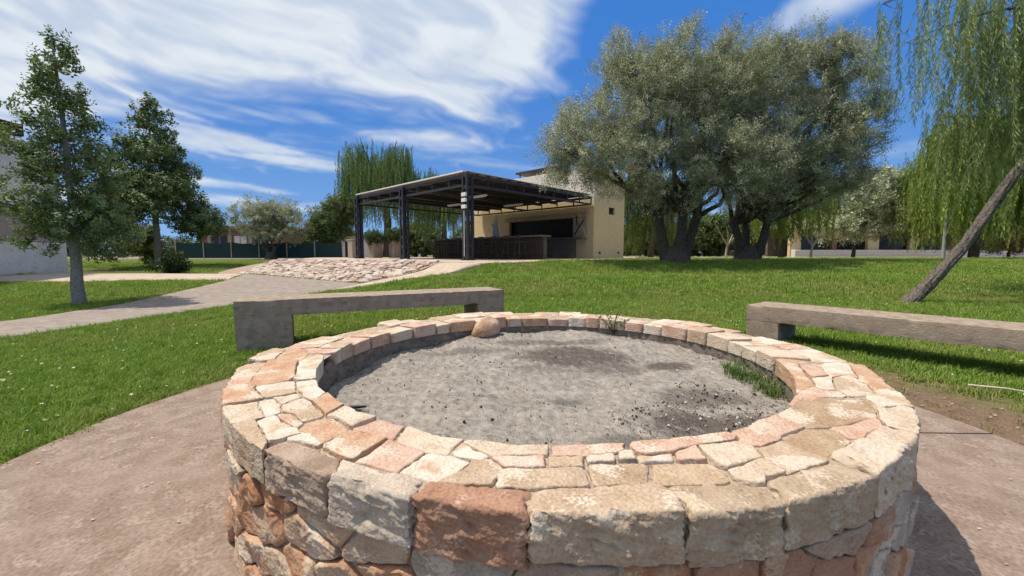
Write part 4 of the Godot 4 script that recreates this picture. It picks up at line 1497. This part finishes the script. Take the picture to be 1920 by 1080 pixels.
	make_willow("wide weeping willow behind the leaning trunk by the lamp post", 20.6, 15.8, 6.6, 7.4, 3400, 55, 0.8, Color(0.13, 0.20, 0.035), Color(0.36, 0.44, 0.10), 0.42)
	make_willow("bright weeping willow hanging before the far low building", 25.6, 22.6, 6.6, 7.0, 2600, 56, 0.8, Color(0.13, 0.20, 0.04), Color(0.36, 0.44, 0.12), 0.36)
	make_round_tree("pale_shrub", "pale variegated small tree on the far edge of the lawn", "", 21.4, 25.5, 1.0, [[Vector3(-1.0, 2.1, 0), Vector3(1.7, 1.0, 1.3)], [Vector3(1.2, 2.5, 0), Vector3(2.0, 1.1, 1.4)], [Vector3(0.1, 3.7, 0), Vector3(2.0, 1.1, 1.4)], [Vector3(2.8, 3.5, 0.1), Vector3(1.8, 1.1, 1.3)], [Vector3(1.3, 4.6, 0), Vector3(1.6, 0.8, 1.1)]], 8000, 46, 0.12, 0.06, Color(0.26, 0.30, 0.19), Color(0.74, 0.76, 0.62), -0.05)
	make_round_tree("brown_shrub", "reddish brown bush in front of the far low building", "", 33.0, 27.0, 0.5, [[Vector3(0, 1.7, 0), Vector3(3.2, 1.3, 1.2)]], 2600, 47, 0.12, 0.05, Color(0.10, 0.08, 0.03), Color(0.19, 0.16, 0.06))
	rng.seed = 88
	var hedge := thing("distant_hedge", "long low dark hedge along the horizon behind everything", "hedge", at(5.0, 0.5, 52.0))
	var run: Array = []
	for j in 46:
		run.append([Vector3(-62.0 + j * 2.8, 0.9 + 0.3 * rng.randf(), rng.randf_range(-0.6, 0.6)), Vector3(2.0, rng.randf_range(0.9, 1.7), 1.2)])
	crown("foliage", hedge, run, 9000, sprig(0.6, 14, 0.24, 0.12, 0.1), mats.leaf, Color(0.06, 0.085, 0.035), Color(0.13, 0.165, 0.07), 1.0, -0.5)
	# trees that close the view
	var k := 0
	for p in [[-24.0, 44.0, 2.2], [-19.0, 46.0, 2.6], [-11.0, 47.0, 3.4], [-4.0, 48.0, 3.6], [3.0, 46.0, 3.2], [12.5, 38.0, 3.4], [17.5, 37.0, 3.2], [23.0, 42.0, 4.4], [30.0, 45.0, 5.0], [38.0, 46.0, 5.2], [47.0, 45.0, 5.0], [56.0, 46.0, 5.0]]:
		var h: float = p[2]
		var words: Array = ["behind the brick building", "right of the brick building", "behind the leafy tree", "straight behind the pavilion roof", "behind the kiosk", "behind the nearer olive", "between the olive trunks", "behind the pale shrub", "left of the lamp post", "right of the lamp post", "behind the leaning trunk", "at the right edge"]
		make_round_tree("distant_tree", "distant round green tree " + words[k], "distant trees that close the view", p[0], p[1], h * 0.3, [[Vector3(-h * 0.35, h * 0.5, 0), Vector3(h * 0.55, h * 0.42, h * 0.5)], [Vector3(h * 0.4, h * 0.55, 0), Vector3(h * 0.55, h * 0.42, h * 0.5)], [Vector3(0, h * 0.8, 0), Vector3(h * 0.5, h * 0.3, h * 0.45)]], 1500, 60 + k, 0.22, 0.11, Color(0.065, 0.10, 0.03), Color(0.17, 0.22, 0.075), -0.2)
		k += 1

# ---------------------------------------------------------------- stone slope below the terrace
func slope_point(s: float, t: float) -> Vector3:
	var a := Vector2(-3.45, 9.55)
	var b := Vector2(-8.0, 12.15)
	var c := Vector2(-9.6, 17.0)
	var d := Vector2(-1.95, 11.68)
	var p := a.lerp(b, s).lerp(d.lerp(c, s), t)
	if s > 1.0:
		p = b.lerp(c, t) + Vector2(-1.5, -0.6) * (s - 1.0)
	var y := lerpf(ground(p.x, p.y) - 0.01, TERRACE - 0.015, t)
	y = lerpf(ground(p.x, p.y) + 0.03 + 0.5 * t * t * t * (y - ground(p.x, p.y)), y, smoothstep(0.0, 0.2, s))
	if s > 1.0:
		y = lerpf(y, ground(p.x, p.y) - 0.04, s - 1.0)
	return at(p.x, y, p.y)

func make_slope() -> void:
	rng.seed = 81
	var root := Node3D.new()
	root.name = "stone_slope"
	add_child(root)
	root.set_meta("kind", "structure")
	var s := Shape.new()
	var poly := PackedVector2Array()
	for k in [[0, 0], [1, 0], [2, 0], [2, 1], [1, 1], [0, 1]]:
		var p := slope_point(k[0], k[1])
		poly.append(Vector2(p.x, -p.z))
	no_grass.append(poly)
	for j in 13:
		for k in 33:
			s.vert(slope_point(k / 16.0, j / 12.0))
	for j in 12:
		for k in 32:
			var q := j * 33 + k
			s.tri(q, q + 1, q + 33)
			s.tri(q + 1, q + 34, q + 33)
	fix_up(s)
	show_mesh("bed", s.mesh(true), mats.slope_red, root)
	var shapes: Array = []
	for k in 12:
		shapes.append(pebble(20 + k, 0.40, 9))
	var tones := ["slope_pink", "slope_pale", "slope_pink", "slope_red", "slope_pale"]
	var n := 0
	var where: Array = []
	var cols: Array = []
	for j in 17:
		for k in 36:
			var sp := maxf(0.03, (k + 0.3 + 0.5 * (j % 2) + rng.randf_range(-0.28, 0.28)) / 32.0)
			var tp := clampf((j + 0.5 + rng.randf_range(-0.3, 0.3)) / 17.0, 0.02, 0.98)
			var p := slope_point(sp, tp)
			var up := (slope_point(sp, tp + 0.05) - p).cross(slope_point(sp + 0.05, tp) - p).normalized()
			if up.y < 0.0:
				up = -up
			up = (up + Vector3(rng.randf_range(-1, 1), 0, rng.randf_range(-1, 1)) * 0.22).normalized()
			var x := up.cross(Vector3(0.3, 0, 1)).normalized()
			var size := rng.randf_range(0.085, 0.165) * lerpf(0.9, 1.3, tp)
			var place := Transform3D(Basis(x, up, x.cross(up)).rotated(up, rng.randf() * TAU).scaled_local(Vector3(size, size * rng.randf_range(0.8, 1.4), size)), p + up * 0.015)
			if n < 300:
				var o := show_mesh("stone", shapes[rng.randi() % 12], mats[tones[rng.randi() % 5]], root)
				o.transform = place
			else:
				where.append(place)
				cols.append([Color(0.42, 0.33, 0.27), Color(0.50, 0.43, 0.37), Color(0.35, 0.25, 0.20)][rng.randi() % 3])
			n += 1
	var rest := plain(Color(1, 1, 1), 0.92)
	rest.vertex_color_use_as_albedo = true
	scatter("stones", shapes[3], rest, where, cols, root).set_meta("kind", "stuff")

# ---------------------------------------------------------------- pavilion and kiosk
const ALONG := Vector3(-0.722, 0, -0.692)
const INTO := Vector3(0.692, 0, -0.722)

func framed(called: String, label: String, category: String, origin: Vector3, group := "") -> Node3D:
	var o := thing(called, label, category, origin, group)
	o.basis = Basis(ALONG, Vector3.UP, INTO)
	return o

func make_pavilion() -> void:
	rng.seed = 91
	var root := framed("pavilion", "dark steel open pavilion with flat slatted roof on the terrace", "pavilion", at(-1.65, TERRACE, 15.3))
	var H := 3.2
	var LX := 8.8
	var LZ := 8.3
	for x in [0.0, 4.4, 8.8]:
		var s := Shape.new()
		for sx in [-1.0, 1.0]:
			for sz in [-1.0, 1.0]:
				s.box(Transform3D(Basis(), Vector3(x + sx * 0.115, H / 2.0, sz * 0.115)), Vector3(0.085, H, 0.085), 0.008)
		var post := show_mesh("post", s.mesh(), mats.steel, root)
		for k in 8:
			box_part("batten", Vector3(x, 0.12 + k * 0.43, 0), Vector3(0.29, 0.11, 0.29), mats.steel, post, 0.006)
		box_part("foot_plate", Vector3(x, 0.012, 0), Vector3(0.42, 0.024, 0.42), mats.steel, post, 0.004)
	# rim beams: top and bottom chord with uprights between
	for e in [[Vector3(0, 0, 0), Vector3(LX, 0, 0)], [Vector3(0, 0, 0), Vector3(0, 0, LZ)], [Vector3(LX, 0, 0), Vector3(LX, 0, LZ)], [Vector3(0, 0, LZ), Vector3(LX, 0, LZ)], [Vector3(4.4, 0, 0), Vector3(4.4, 0, LZ)]]:
		var s := Shape.new()
		var a: Vector3 = e[0] + Vector3(0, H - 0.06, 0)
		var b: Vector3 = e[1] + Vector3(0, H - 0.06, 0)
		s.bar(a, b, 0.10, 0.11)
		s.bar(a + Vector3(0, -0.34, 0), b + Vector3(0, -0.34, 0), 0.08, 0.08)
		for k in 9:
			var p := a.lerp(b, k / 8.0)
			s.box(Transform3D(Basis(), p + Vector3(0, -0.17, 0)), Vector3(0.05, 0.28, 0.05), 0.004)
		show_mesh("roof_beam", s.mesh(), mats.steel, root)
	for k in range(1, 14):
		var z := LZ * k / 14.0
		var s := Shape.new()
		s.bar(Vector3(0.06, H + 0.005, z), Vector3(LX - 0.06, H + 0.005, z), 0.06, 0.13)
		show_mesh("purlin", s.mesh(), mats.steel, root)
	for k in range(1, 8):
		if k == 4:
			continue
		var x := LX * k / 8.0
		var s := Shape.new()
		s.bar(Vector3(x, H - 0.15, 0.06), Vector3(x, H - 0.15, LZ - 0.06), 0.07, 0.17)
		show_mesh("rafter", s.mesh(), mats.steel, root)
	# ribbed roofing laid in strips with narrow gaps
	for k in 8:
		var s := Shape.new()
		var x0 := LX * k / 8.0 + 0.015
		var x1 := LX * (k + 1) / 8.0 - 0.015
		s.box(Transform3D(Basis(), Vector3((x0 + x1) / 2.0, H + 0.095, LZ / 2.0 + 0.02)), Vector3(x1 - x0, 0.03, LZ + 0.06), 0.004)
		for j in 5:
			s.box(Transform3D(Basis(), Vector3(lerpf(x0, x1, (j + 0.5) / 5.0), H + 0.118, LZ / 2.0 + 0.02)), Vector3(0.05, 0.02, LZ + 0.04), 0.004)
		show_mesh("roof_sheet", s.mesh(), mats.sheet, root)
	box_part("gutter", Vector3(LX / 2.0 + 0.1, H + 0.10, -0.075), Vector3(LX - 0.1, 0.05, 0.06), mats.white_metal, root)
	for p in [[2.0, 2.2, 0.0], [5.0, 3.4, 0.0], [3.0, 5.6, 0.0]]:
		var l := box_part("strip_lamp", Vector3(p[0], H - 0.42, p[1]), Vector3(1.3, 0.07, 0.12), mats.white_metal, root)
		box_part("tube", Vector3(p[0], H - 0.47, p[1]), Vector3(1.2, 0.03, 0.03), mats.white_metal, l, 0.01)
	for y in [1.98, 2.22, 2.42]:
		box_part("junction_box", Vector3(-0.02, y, -0.19), Vector3(0.24, 0.13, 0.09), mats.white_metal, root)
	box_part("conduit", Vector3(0.0, 1.0, -0.18), Vector3(0.022, 1.7, 0.03), mats.white_metal, root)

func make_kiosk() -> void:
	var o := at(4.28, TERRACE, 21.4)
	var root := framed("kiosk", "pale yellow rendered kiosk with a wide dark serving hatch", "building", o)
	var W := 9.5
	var D := 3.0
	var T := 0.2
	var y := mats.yellow_wall as Material
	var walls := [[1.26 / 2.0, 1.55, 1.26, 3.1], [(6.16 + W) / 2.0, 1.55, W - 6.16, 3.1], [3.71, 0.52, 4.9, 1.04], [3.71, 2.65, 4.9, 0.9]]
	for w in walls:
		box_part("wall", Vector3(w[0], w[1], T / 2.0), Vector3(w[2] - 0.004, w[3], T), y, root)
	box_part("parapet", Vector3(W / 2.0, 3.96, T / 2.0 + 0.02), Vector3(W, 1.7, T), mats.white_wall, root)
	# side wall with its small window
	for w in [[(T + 1.5) / 2.0, 2.4, 1.5 - T, 4.8], [(2.1 + D) / 2.0, 2.4, D - 2.1, 4.8], [1.8, 1.2, 0.6, 2.4], [1.8, 3.79, 0.6, 2.02]]:
		box_part("wall", Vector3(T / 2.0, w[1], w[0] + 0.002), Vector3(T, w[3], w[2] - 0.004), y, root)
	var win := box_part("window", Vector3(T * 0.6, 2.59, 1.8), Vector3(0.03, 0.40, 0.60), mats.window, root)
	for k in [[Vector3(T * 0.35, 2.76, 1.8), Vector3(0.05, 0.05, 0.6)], [Vector3(T * 0.35, 2.42, 1.8), Vector3(0.05, 0.05, 0.6)], [Vector3(T * 0.35, 2.59, 1.8), Vector3(0.05, 0.28, 0.04)]]:
		box_part("frame", k[0], k[1], mats.steel, win, 0.004)
	box_part("wall", Vector3(W / 2.0, 2.4, D + 0.1), Vector3(W, 4.8, T), y, root)
	box_part("wall", Vector3(W - T / 2.0, 2.4, (T + D) / 2.0), Vector3(T, 4.8, D - T - 0.01), y, root)
	box_part("ceiling", Vector3(W / 2.0, 3.25, D / 2.0 + 0.05), Vector3(W - 0.42, 0.15, D - 0.25), y, root)
	box_part("roof", Vector3(W / 2.0, 4.55, D / 2.0 + 0.05), Vector3(W - 0.42, 0.15, D - 0.25), mats.pale_concrete, root)
	box_part("shutter", Vector3(3.71, 1.64, 0.34), Vector3(5.2, 1.3, 0.05), mats.black, root)
	# hatch: projecting lintel and jambs, stone counter, dark base
	box_part("lintel", Vector3(3.4, 2.32, -0.06), Vector3(6.0, 0.24, 0.12), mats.beige_wall, root)
	box_part("jamb", Vector3(0.82, 1.62, -0.05), Vector3(0.86, 1.14, 0.10), mats.beige_wall, root)
	box_part("counter", Vector3(3.5, 1.08, -0.18), Vector3(6.2, 0.08, 0.56), mats.dark_stone, root)
	box_part("counter_base", Vector3(3.8, 0.515, -0.12), Vector3(5.4, 1.03, 0.22), mats.dark_stone, root)
	for k in [[Vector3(1.02, 2.3, -0.13), Vector3(0.95, 1.75, -0.13)], [Vector3(0.55, 2.05, -0.13), Vector3(1.15, 1.25, -0.13)]]:
		var s := Shape.new()
		s.bar(k[0], k[1], 0.05, 0.05)
		show_mesh("hatch_strut", s.mesh(), mats.steel, root)
	for k in [0.6, 2.6]:
		box_part("wall_vent", Vector3(-0.012, 0.30, k), Vector3(0.03, 0.12, 0.16), mats.steel, root)
	# dark shade roof standing on the flat roof
	var sr := box_part("shade_roof", Vector3(4.5, 5.22, 1.5), Vector3(3.0, 0.12, 2.2), mats.steel, root)
	for x in [3.2, 5.8]:
		for z in [0.6, 2.4]:
			box_part("prop", Vector3(x, 4.89, z), Vector3(0.06, 0.53, 0.06), mats.steel, sr)
	var lamp := framed("wall_lamp", "small round white wall lamp on the kiosk wall beside the hatch", "lamp", root.transform * Vector3(7.6, 2.05, 0.0))
	box_part("bracket", Vector3(0, 0, -0.03), Vector3(0.12, 0.12, 0.06), mats.steel, lamp)
	var ball := SphereMesh.new()
	ball.radius = 0.12
	ball.height = 0.24
	ball.radial_segments = 24
	ball.rings = 12
	var b := show_mesh("globe", ball, mats.white_metal, lamp)
	b.position = Vector3(0, 0.02, -0.17)

func make_bar() -> void:
	rng.seed = 95
	var pav := Transform3D(Basis(ALONG, Vector3.UP, INTO), at(-1.65, TERRACE, 15.3))
	var root := framed("bar_counter", "long dark bar counter under the pavilion roof", "bar", pav * Vector3(0, 0, 0))
	box_part("top", Vector3(3.6, 1.02, 4.0), Vector3(8.2, 0.08, 0.75), mats.dark_stone, root, 0.01)
	for k in 16:
		box_part("front_board", Vector3(-0.3 + k * 0.5, 0.49, 3.78), Vector3(0.488, 0.96, 0.05), mats.dark_wood, root, 0.006)
	box_part("body", Vector3(3.6, 0.485, 4.05), Vector3(7.9, 0.97, 0.44), mats.dark_stone, root)
	var first: Node3D = null
	var places := [0.3, 1.0, 1.8, 2.7, 3.5, 4.4, 5.3, 6.3]
	var said := ["rightmost stool at the bar, beside the hatch", "second bar stool from the right end of the bar", "third bar stool from the right end of the bar", "bar stool just right of the tall corner post", "bar stool mostly hidden behind the tall corner post", "third bar stool from the left end of the bar", "second bar stool from the left end of the bar", "leftmost stool at the dark bar"]
	for k in places.size():
		var o: Node3D
		if first == null:
			o = framed("bar_stool", "", "stool", Vector3.ZERO)
			box_part("seat", Vector3(0, 0.74, 0), Vector3(0.36, 0.05, 0.36), mats.dark_wood, o, 0.015)
			for sx in [-1.0, 1.0]:
				for sz in [-1.0, 1.0]:
					var s := Shape.new()
					s.bar(Vector3(sx * 0.20, 0.0, sz * 0.20), Vector3(sx * 0.14, 0.72, sz * 0.14), 0.04, 0.04)
					show_mesh("leg", s.mesh(), mats.dark_wood, o)
			for sx in [-1.0, 1.0]:
				box_part("stretcher", Vector3(sx * 0.18, 0.25, 0), Vector3(0.03, 0.03, 0.33), mats.dark_wood, o, 0.004)
				box_part("stretcher", Vector3(0, 0.30, sx * 0.18), Vector3(0.33, 0.03, 0.03), mats.dark_wood, o, 0.004)
			var back := box_part("backrest", Vector3(0, 0.98, -0.15), Vector3(0.34, 0.14, 0.03), mats.dark_wood, o, 0.01)
			for sx in [-1.0, 1.0]:
				box_part("back_post", Vector3(sx * 0.14, 0.86, -0.15), Vector3(0.03, 0.22, 0.03), mats.dark_wood, back, 0.004)
			first = o
		else:
			o = first.duplicate()
			o.name = numbered("bar_stool")
			add_child(o)
		o.position = pav * Vector3(places[k], 0, 3.2)
		o.basis = Basis(ALONG, Vector3.UP, INTO).rotated(Vector3.UP, rng.randf_range(-0.3, 0.3))
		tag(o, said[k], "stool", "stools along the bar")
	# folded parasol
	var par := framed("folded_parasol", "folded pale blue parasol standing behind the bar", "parasol", pav * Vector3(4.3, 0, 5.6))
	var s2 := Shape.new()
	s2.tube(PackedVector3Array([Vector3(0, 0.9, 0), Vector3(0, 1.1, 0), Vector3(0, 1.6, 0), Vector3(0, 2.1, 0), Vector3(0, 2.3, 0)]), PackedFloat32Array([0.17, 0.19, 0.13, 0.06, 0.015]), 16, fine, 0.5)
	show_mesh("canopy", s2.mesh(true), plain(lin(0.42, 0.55, 0.62), 0.8), par)
	var s3 := Shape.new()
	s3.tube(PackedVector3Array([Vector3(0, 0.0, 0), Vector3(0, 2.4, 0)]), PackedFloat32Array([0.022, 0.022]), 10)
	show_mesh("pole", s3.mesh(true), mats.white_metal, par)
	box_part("foot", Vector3(0, 0.04, 0), Vector3(0.45, 0.08, 0.45), mats.dark_stone, par)
	# square planters at the left end of the terrace
	var pl := [["tall beige square planter left of the pavilion corner post", -9.45, 24.5, 1.05, false], ["short beige planter holding a round clipped bush", -8.35, 24.9, 0.85, true], ["tall beige planter holding a bush beside the middle post", -7.2, 25.2, 1.0, true]]
	for p in pl:
		var q := framed("planter", p[0], "planter", at(p[1], TERRACE, p[2]), "square planters on the terrace")
		box_part("box", Vector3(0, p[3] / 2.0, 0), Vector3(0.62, p[3], 0.62), mats.beige_wall, q, 0.02)
		box_part("rim", Vector3(0, p[3] + 0.02, 0), Vector3(0.67, 0.05, 0.67), mats.beige_wall, q, 0.01)
		if p[4]:
			var bush := framed("round_bush", "clipped bush in the " + ("short" if p[3] < 0.9 else "tall") + " beige planter", "bush", at(p[1], TERRACE + p[3], p[2]), "clipped bushes in planters")
			crown("foliage", bush, [[Vector3(0, 0.35, 0), Vector3(0.62, 0.42, 0.6)]], 900, sprig(0.15, 10, 0.06, 0.03, 0.1), mats.leaf, Color(0.03, 0.06, 0.015), Color(0.09, 0.13, 0.035), 1.0, -0.6)

# ---------------------------------------------------------------- far buildings, fence, lamp post, sticks
func make_far_things() -> void:
	rng.seed = 101
	var lb := thing("pale_building", "white and beige building with dark roof edge at the left", "building", at(-14.2, 0.15, 13.0))
	box_part("base", Vector3(-6.0, 0.52, 4.5), Vector3(12.0, 1.15, 9.0), mats.white_wall, lb, 0.02)
	box_part("band", Vector3(-6.03, 1.62, 4.5), Vector3(12.0, 1.05, 8.94), mats.beige_wall, lb, 0.02)
	box_part("wall", Vector3(-6.0, 3.1, 4.5), Vector3(12.0, 1.91, 8.96), mats.white_wall, lb, 0.02)
	box_part("roof", Vector3(-5.9, 4.22, 5.2), Vector3(12.6, 0.33, 8.0), mats.black, lb, 0.02)
	var wn := box_part("window", Vector3(-0.02, 2.05, 2.2), Vector3(0.1, 0.75, 0.9), mats.window, lb, 0.01)
	box_part("frame", Vector3(0.03, 2.05, 2.2), Vector3(0.06, 0.75, 0.05), mats.white_metal, wn, 0.004)
	# green netting fence
	var x0 := -23.6
	var fence := thing("netting_fence", "dark green netting fence on posts along the far lawn", "fence", at(x0, ground(x0, 28.6), 28.6))
	for k in 6:
		var s := Shape.new()
		var n := 12
		for j in n + 1:
			var u := j / float(n)
			var sag := 0.10 * sin(u * PI)
			for r in 5:
				var t := r / 4.0
				s.vert(Vector3((k + u) * 1.95 + 0.02, 0.05 + t * (1.12 - sag + 0.03 * fine.get_noise_2d(k * 50.0 + u * 90.0, 3.0)), 0.05 * fine.get_noise_3d((k + u) * 90.0, t * 60.0, 2.0)))
		for j in n:
			for r in 4:
				var q := j * 5 + r
				s.tri(q, q + 1, q + 5)
				s.tri(q + 1, q + 6, q + 5)
		show_mesh("netting", s.mesh(true), mats.netting, fence)
	for k in 7:
		var s := Shape.new()
		s.tube(PackedVector3Array([Vector3(k * 1.95, -0.1, 0.03), Vector3(k * 1.95, 1.25, 0.03)]), PackedFloat32Array([0.035, 0.035]), 8)
		show_mesh("post", s.mesh(true), mats.pale_concrete, fence)
	var bb := thing("brick_building", "low reddish brick building behind the netting fence", "building", at(-30.5, 0.5, 40.0))
	box_part("wall", Vector3(4.0, 1.45, -3.0), Vector3(8.4, 2.9, 6.0), mats.brick, bb, 0.03)
	box_part("roof", Vector3(4.0, 3.0, -2.8), Vector3(9.0, 0.22, 6.8), mats.brick, bb, 0.03)
	for k in 4:
		box_part("pier", Vector3(0.9 + k * 2.0, 1.45, 0.06), Vector3(0.35, 2.88, 0.14), mats.beige_wall, bb, 0.02)
	for k in 3:
		var w := box_part("window", Vector3(1.9 + k * 2.0, 1.5, 0.03), Vector3(1.2, 1.3, 0.08), mats.white_wall if k == 1 else mats.window, bb, 0.02)
		box_part("frame", Vector3(1.9 + k * 2.0, 1.5, 0.08), Vector3(0.06, 1.3, 0.05), mats.beige_wall, w, 0.01)
	var wb := thing("white_cabin", "small white cabin far left of the willow", "cabin", at(-18.0, 0.55, 41.0))
	box_part("wall", Vector3(2.6, 0.95, -1.5), Vector3(4.6, 1.9, 3.0), mats.white_wall, wb, 0.02)
	box_part("roof", Vector3(2.6, 1.97, -1.5), Vector3(5.0, 0.14, 3.4), mats.beige_wall, wb, 0.02)
	box_part("door", Vector3(1.6, 0.8, 0.02), Vector3(0.8, 1.6, 0.06), mats.window, wb, 0.01)
	# long low building on the right
	var rb := thing("low_building", "long low white building with dark openings beyond the right lawn", "building", at(24.5, 0.62, 33.0))
	box_part("plinth", Vector3(11.0, 0.30, 0.4), Vector3(26.0, 0.60, 0.5), mats.white_wall, rb, 0.03)
	box_part("back_wall", Vector3(11.0, 1.5, -3.0), Vector3(26.0, 3.0, 0.3), mats.dark_stone, rb, 0.02)
	box_part("roof", Vector3(11.0, 2.55, -1.4), Vector3(26.8, 0.4, 4.2), mats.white_wall, rb, 0.03)
	for k in 9:
		box_part("pier", Vector3(-1.6 + k * 3.15, 1.2, -0.05), Vector3(0.9 if k % 2 == 0 else 0.4, 2.36, 0.3), mats.yellow_wall if k % 3 != 1 else mats.brick, rb, 0.02)
	for k in 8:
		var w := box_part("window", Vector3(-0.02 + k * 3.15, 1.2, -0.25), Vector3(2.3, 1.1, 0.06), mats.window, rb, 0.01)
		box_part("frame", Vector3(-0.02 + k * 3.15, 1.2, -0.2), Vector3(0.07, 1.1, 0.05), mats.steel, w, 0.01)
	# lamp post
	var lp := thing("lamp_post", "slender grey lamp post behind the leaning willow trunk", "lamp post", at(19.3, ground(19.3, 18.2), 18.2))
	var s5 := Shape.new()
	s5.tube(PackedVector3Array([Vector3.ZERO, Vector3(0, 3.0, 0), Vector3(0, 6.2, 0)]), PackedFloat32Array([0.07, 0.06, 0.045]), 12)
	show_mesh("pole", s5.mesh(true), plain(lin(0.34, 0.34, 0.33), 0.5), lp)
	box_part("head", Vector3(-0.25, 6.2, 0), Vector3(0.6, 0.10, 0.2), plain(lin(0.34, 0.34, 0.33), 0.5), lp, 0.02)
	box_part("foot_plate", Vector3(0, 0.02, 0), Vector3(0.26, 0.04, 0.26), plain(lin(0.3, 0.3, 0.3), 0.5), lp, 0.005)
	# pale pruned saplings by the far path
	for k in 2:
		var sp := thing("bare_sapling", ["bare pale forked sapling beyond the second olive trunk", "slim bare pale sapling between the two olive trunks"][k], "sapling", at([15.6, 11.0][k], ground(15.0, 21.0), [21.2, 20.9][k]), "bare saplings by the far path")
		var s := Shape.new()
		limb(s, Vector3.ZERO, Vector3(0.05, 0.7, 0), 0.06, 0.05, 0.03, 7, 4)
		for b in [Vector3(-0.7, 1.8, 0.1), Vector3(0.6, 1.9, 0), Vector3(-0.2, 1.6, 0.3), Vector3(0.9, 1.5, -0.1)]:
			limb(s, Vector3(0.05, 0.65, 0), b, 0.045, 0.015, 0.08, 6, 5)
		show_mesh("trunk", s.mesh(true), plain(lin(0.40, 0.32, 0.24)), sp)
	# sticks on the grass
	for k in [["grey stick lying on the bare earth beside the right bench", 3.02, 2.62, 3.24, 2.38, 0.008], ["pale straight stick lying on the lawn before the olives", 8.6, 10.85, 9.25, 10.7, 0.014]]:
		var s := Shape.new()
		var a := at(k[1], ground(k[1], k[2]) + 0.035, k[2])
		var b := at(k[3], ground(k[3], k[4]) + 0.045, k[4])
		s.tube(PackedVector3Array([a, a.lerp(b, 0.5) + Vector3(0, 0.012, 0.004), b]), PackedFloat32Array([k[5], k[5] * 0.9, k[5] * 0.5]), 7, fine, 0.2)
		var o := show_mesh("stick", s.mesh(true), plain(lin(0.42, 0.37, 0.28)))
		tag(o, k[0], "stick")

func _ready() -> void:
	rng.seed = 2024
	fine.noise_type = FastNoiseLite.TYPE_SIMPLEX_SMOOTH
	fine.frequency = 1.0
	fine.fractal_octaves = 3
	fine.seed = 3
	broad.noise_type = FastNoiseLite.TYPE_SIMPLEX_SMOOTH
	broad.frequency = 0.03
	broad.fractal_octaves = 3
	broad.seed = 8
	ridged.noise_type = FastNoiseLite.TYPE_SIMPLEX_SMOOTH
	ridged.frequency = 1.0
	ridged.fractal_type = FastNoiseLite.FRACTAL_RIDGED
	ridged.fractal_octaves = 3
	ridged.seed = 17
	var t0 := Time.get_ticks_msec()
	make_camera_and_light()
	make_materials()
	make_ground()
	make_pad()
	make_paths()
	make_slope()
	rng.seed = 7
	make_pit()
	make_pit_extras()
	make_bench("weathered concrete bench left of the fire pit, seen end on", Vector2(-2.49, 3.59), Vector2(0.889, 0.457), 2.7, 0.5, 0.475, 0.155, 0.46, 0.34)
	make_bench("weathered concrete bench right of the fire pit, in front of the leaning trunk", Vector2(2.45, 4.2), Vector2(0.614, -0.79), 2.9, 0.5, 0.372, 0.155, 0.30, 0.35)
	make_pavilion()
	make_kiosk()
	make_bar()
	make_far_things()
	make_trees()
	rng.seed = 5
	make_grass()
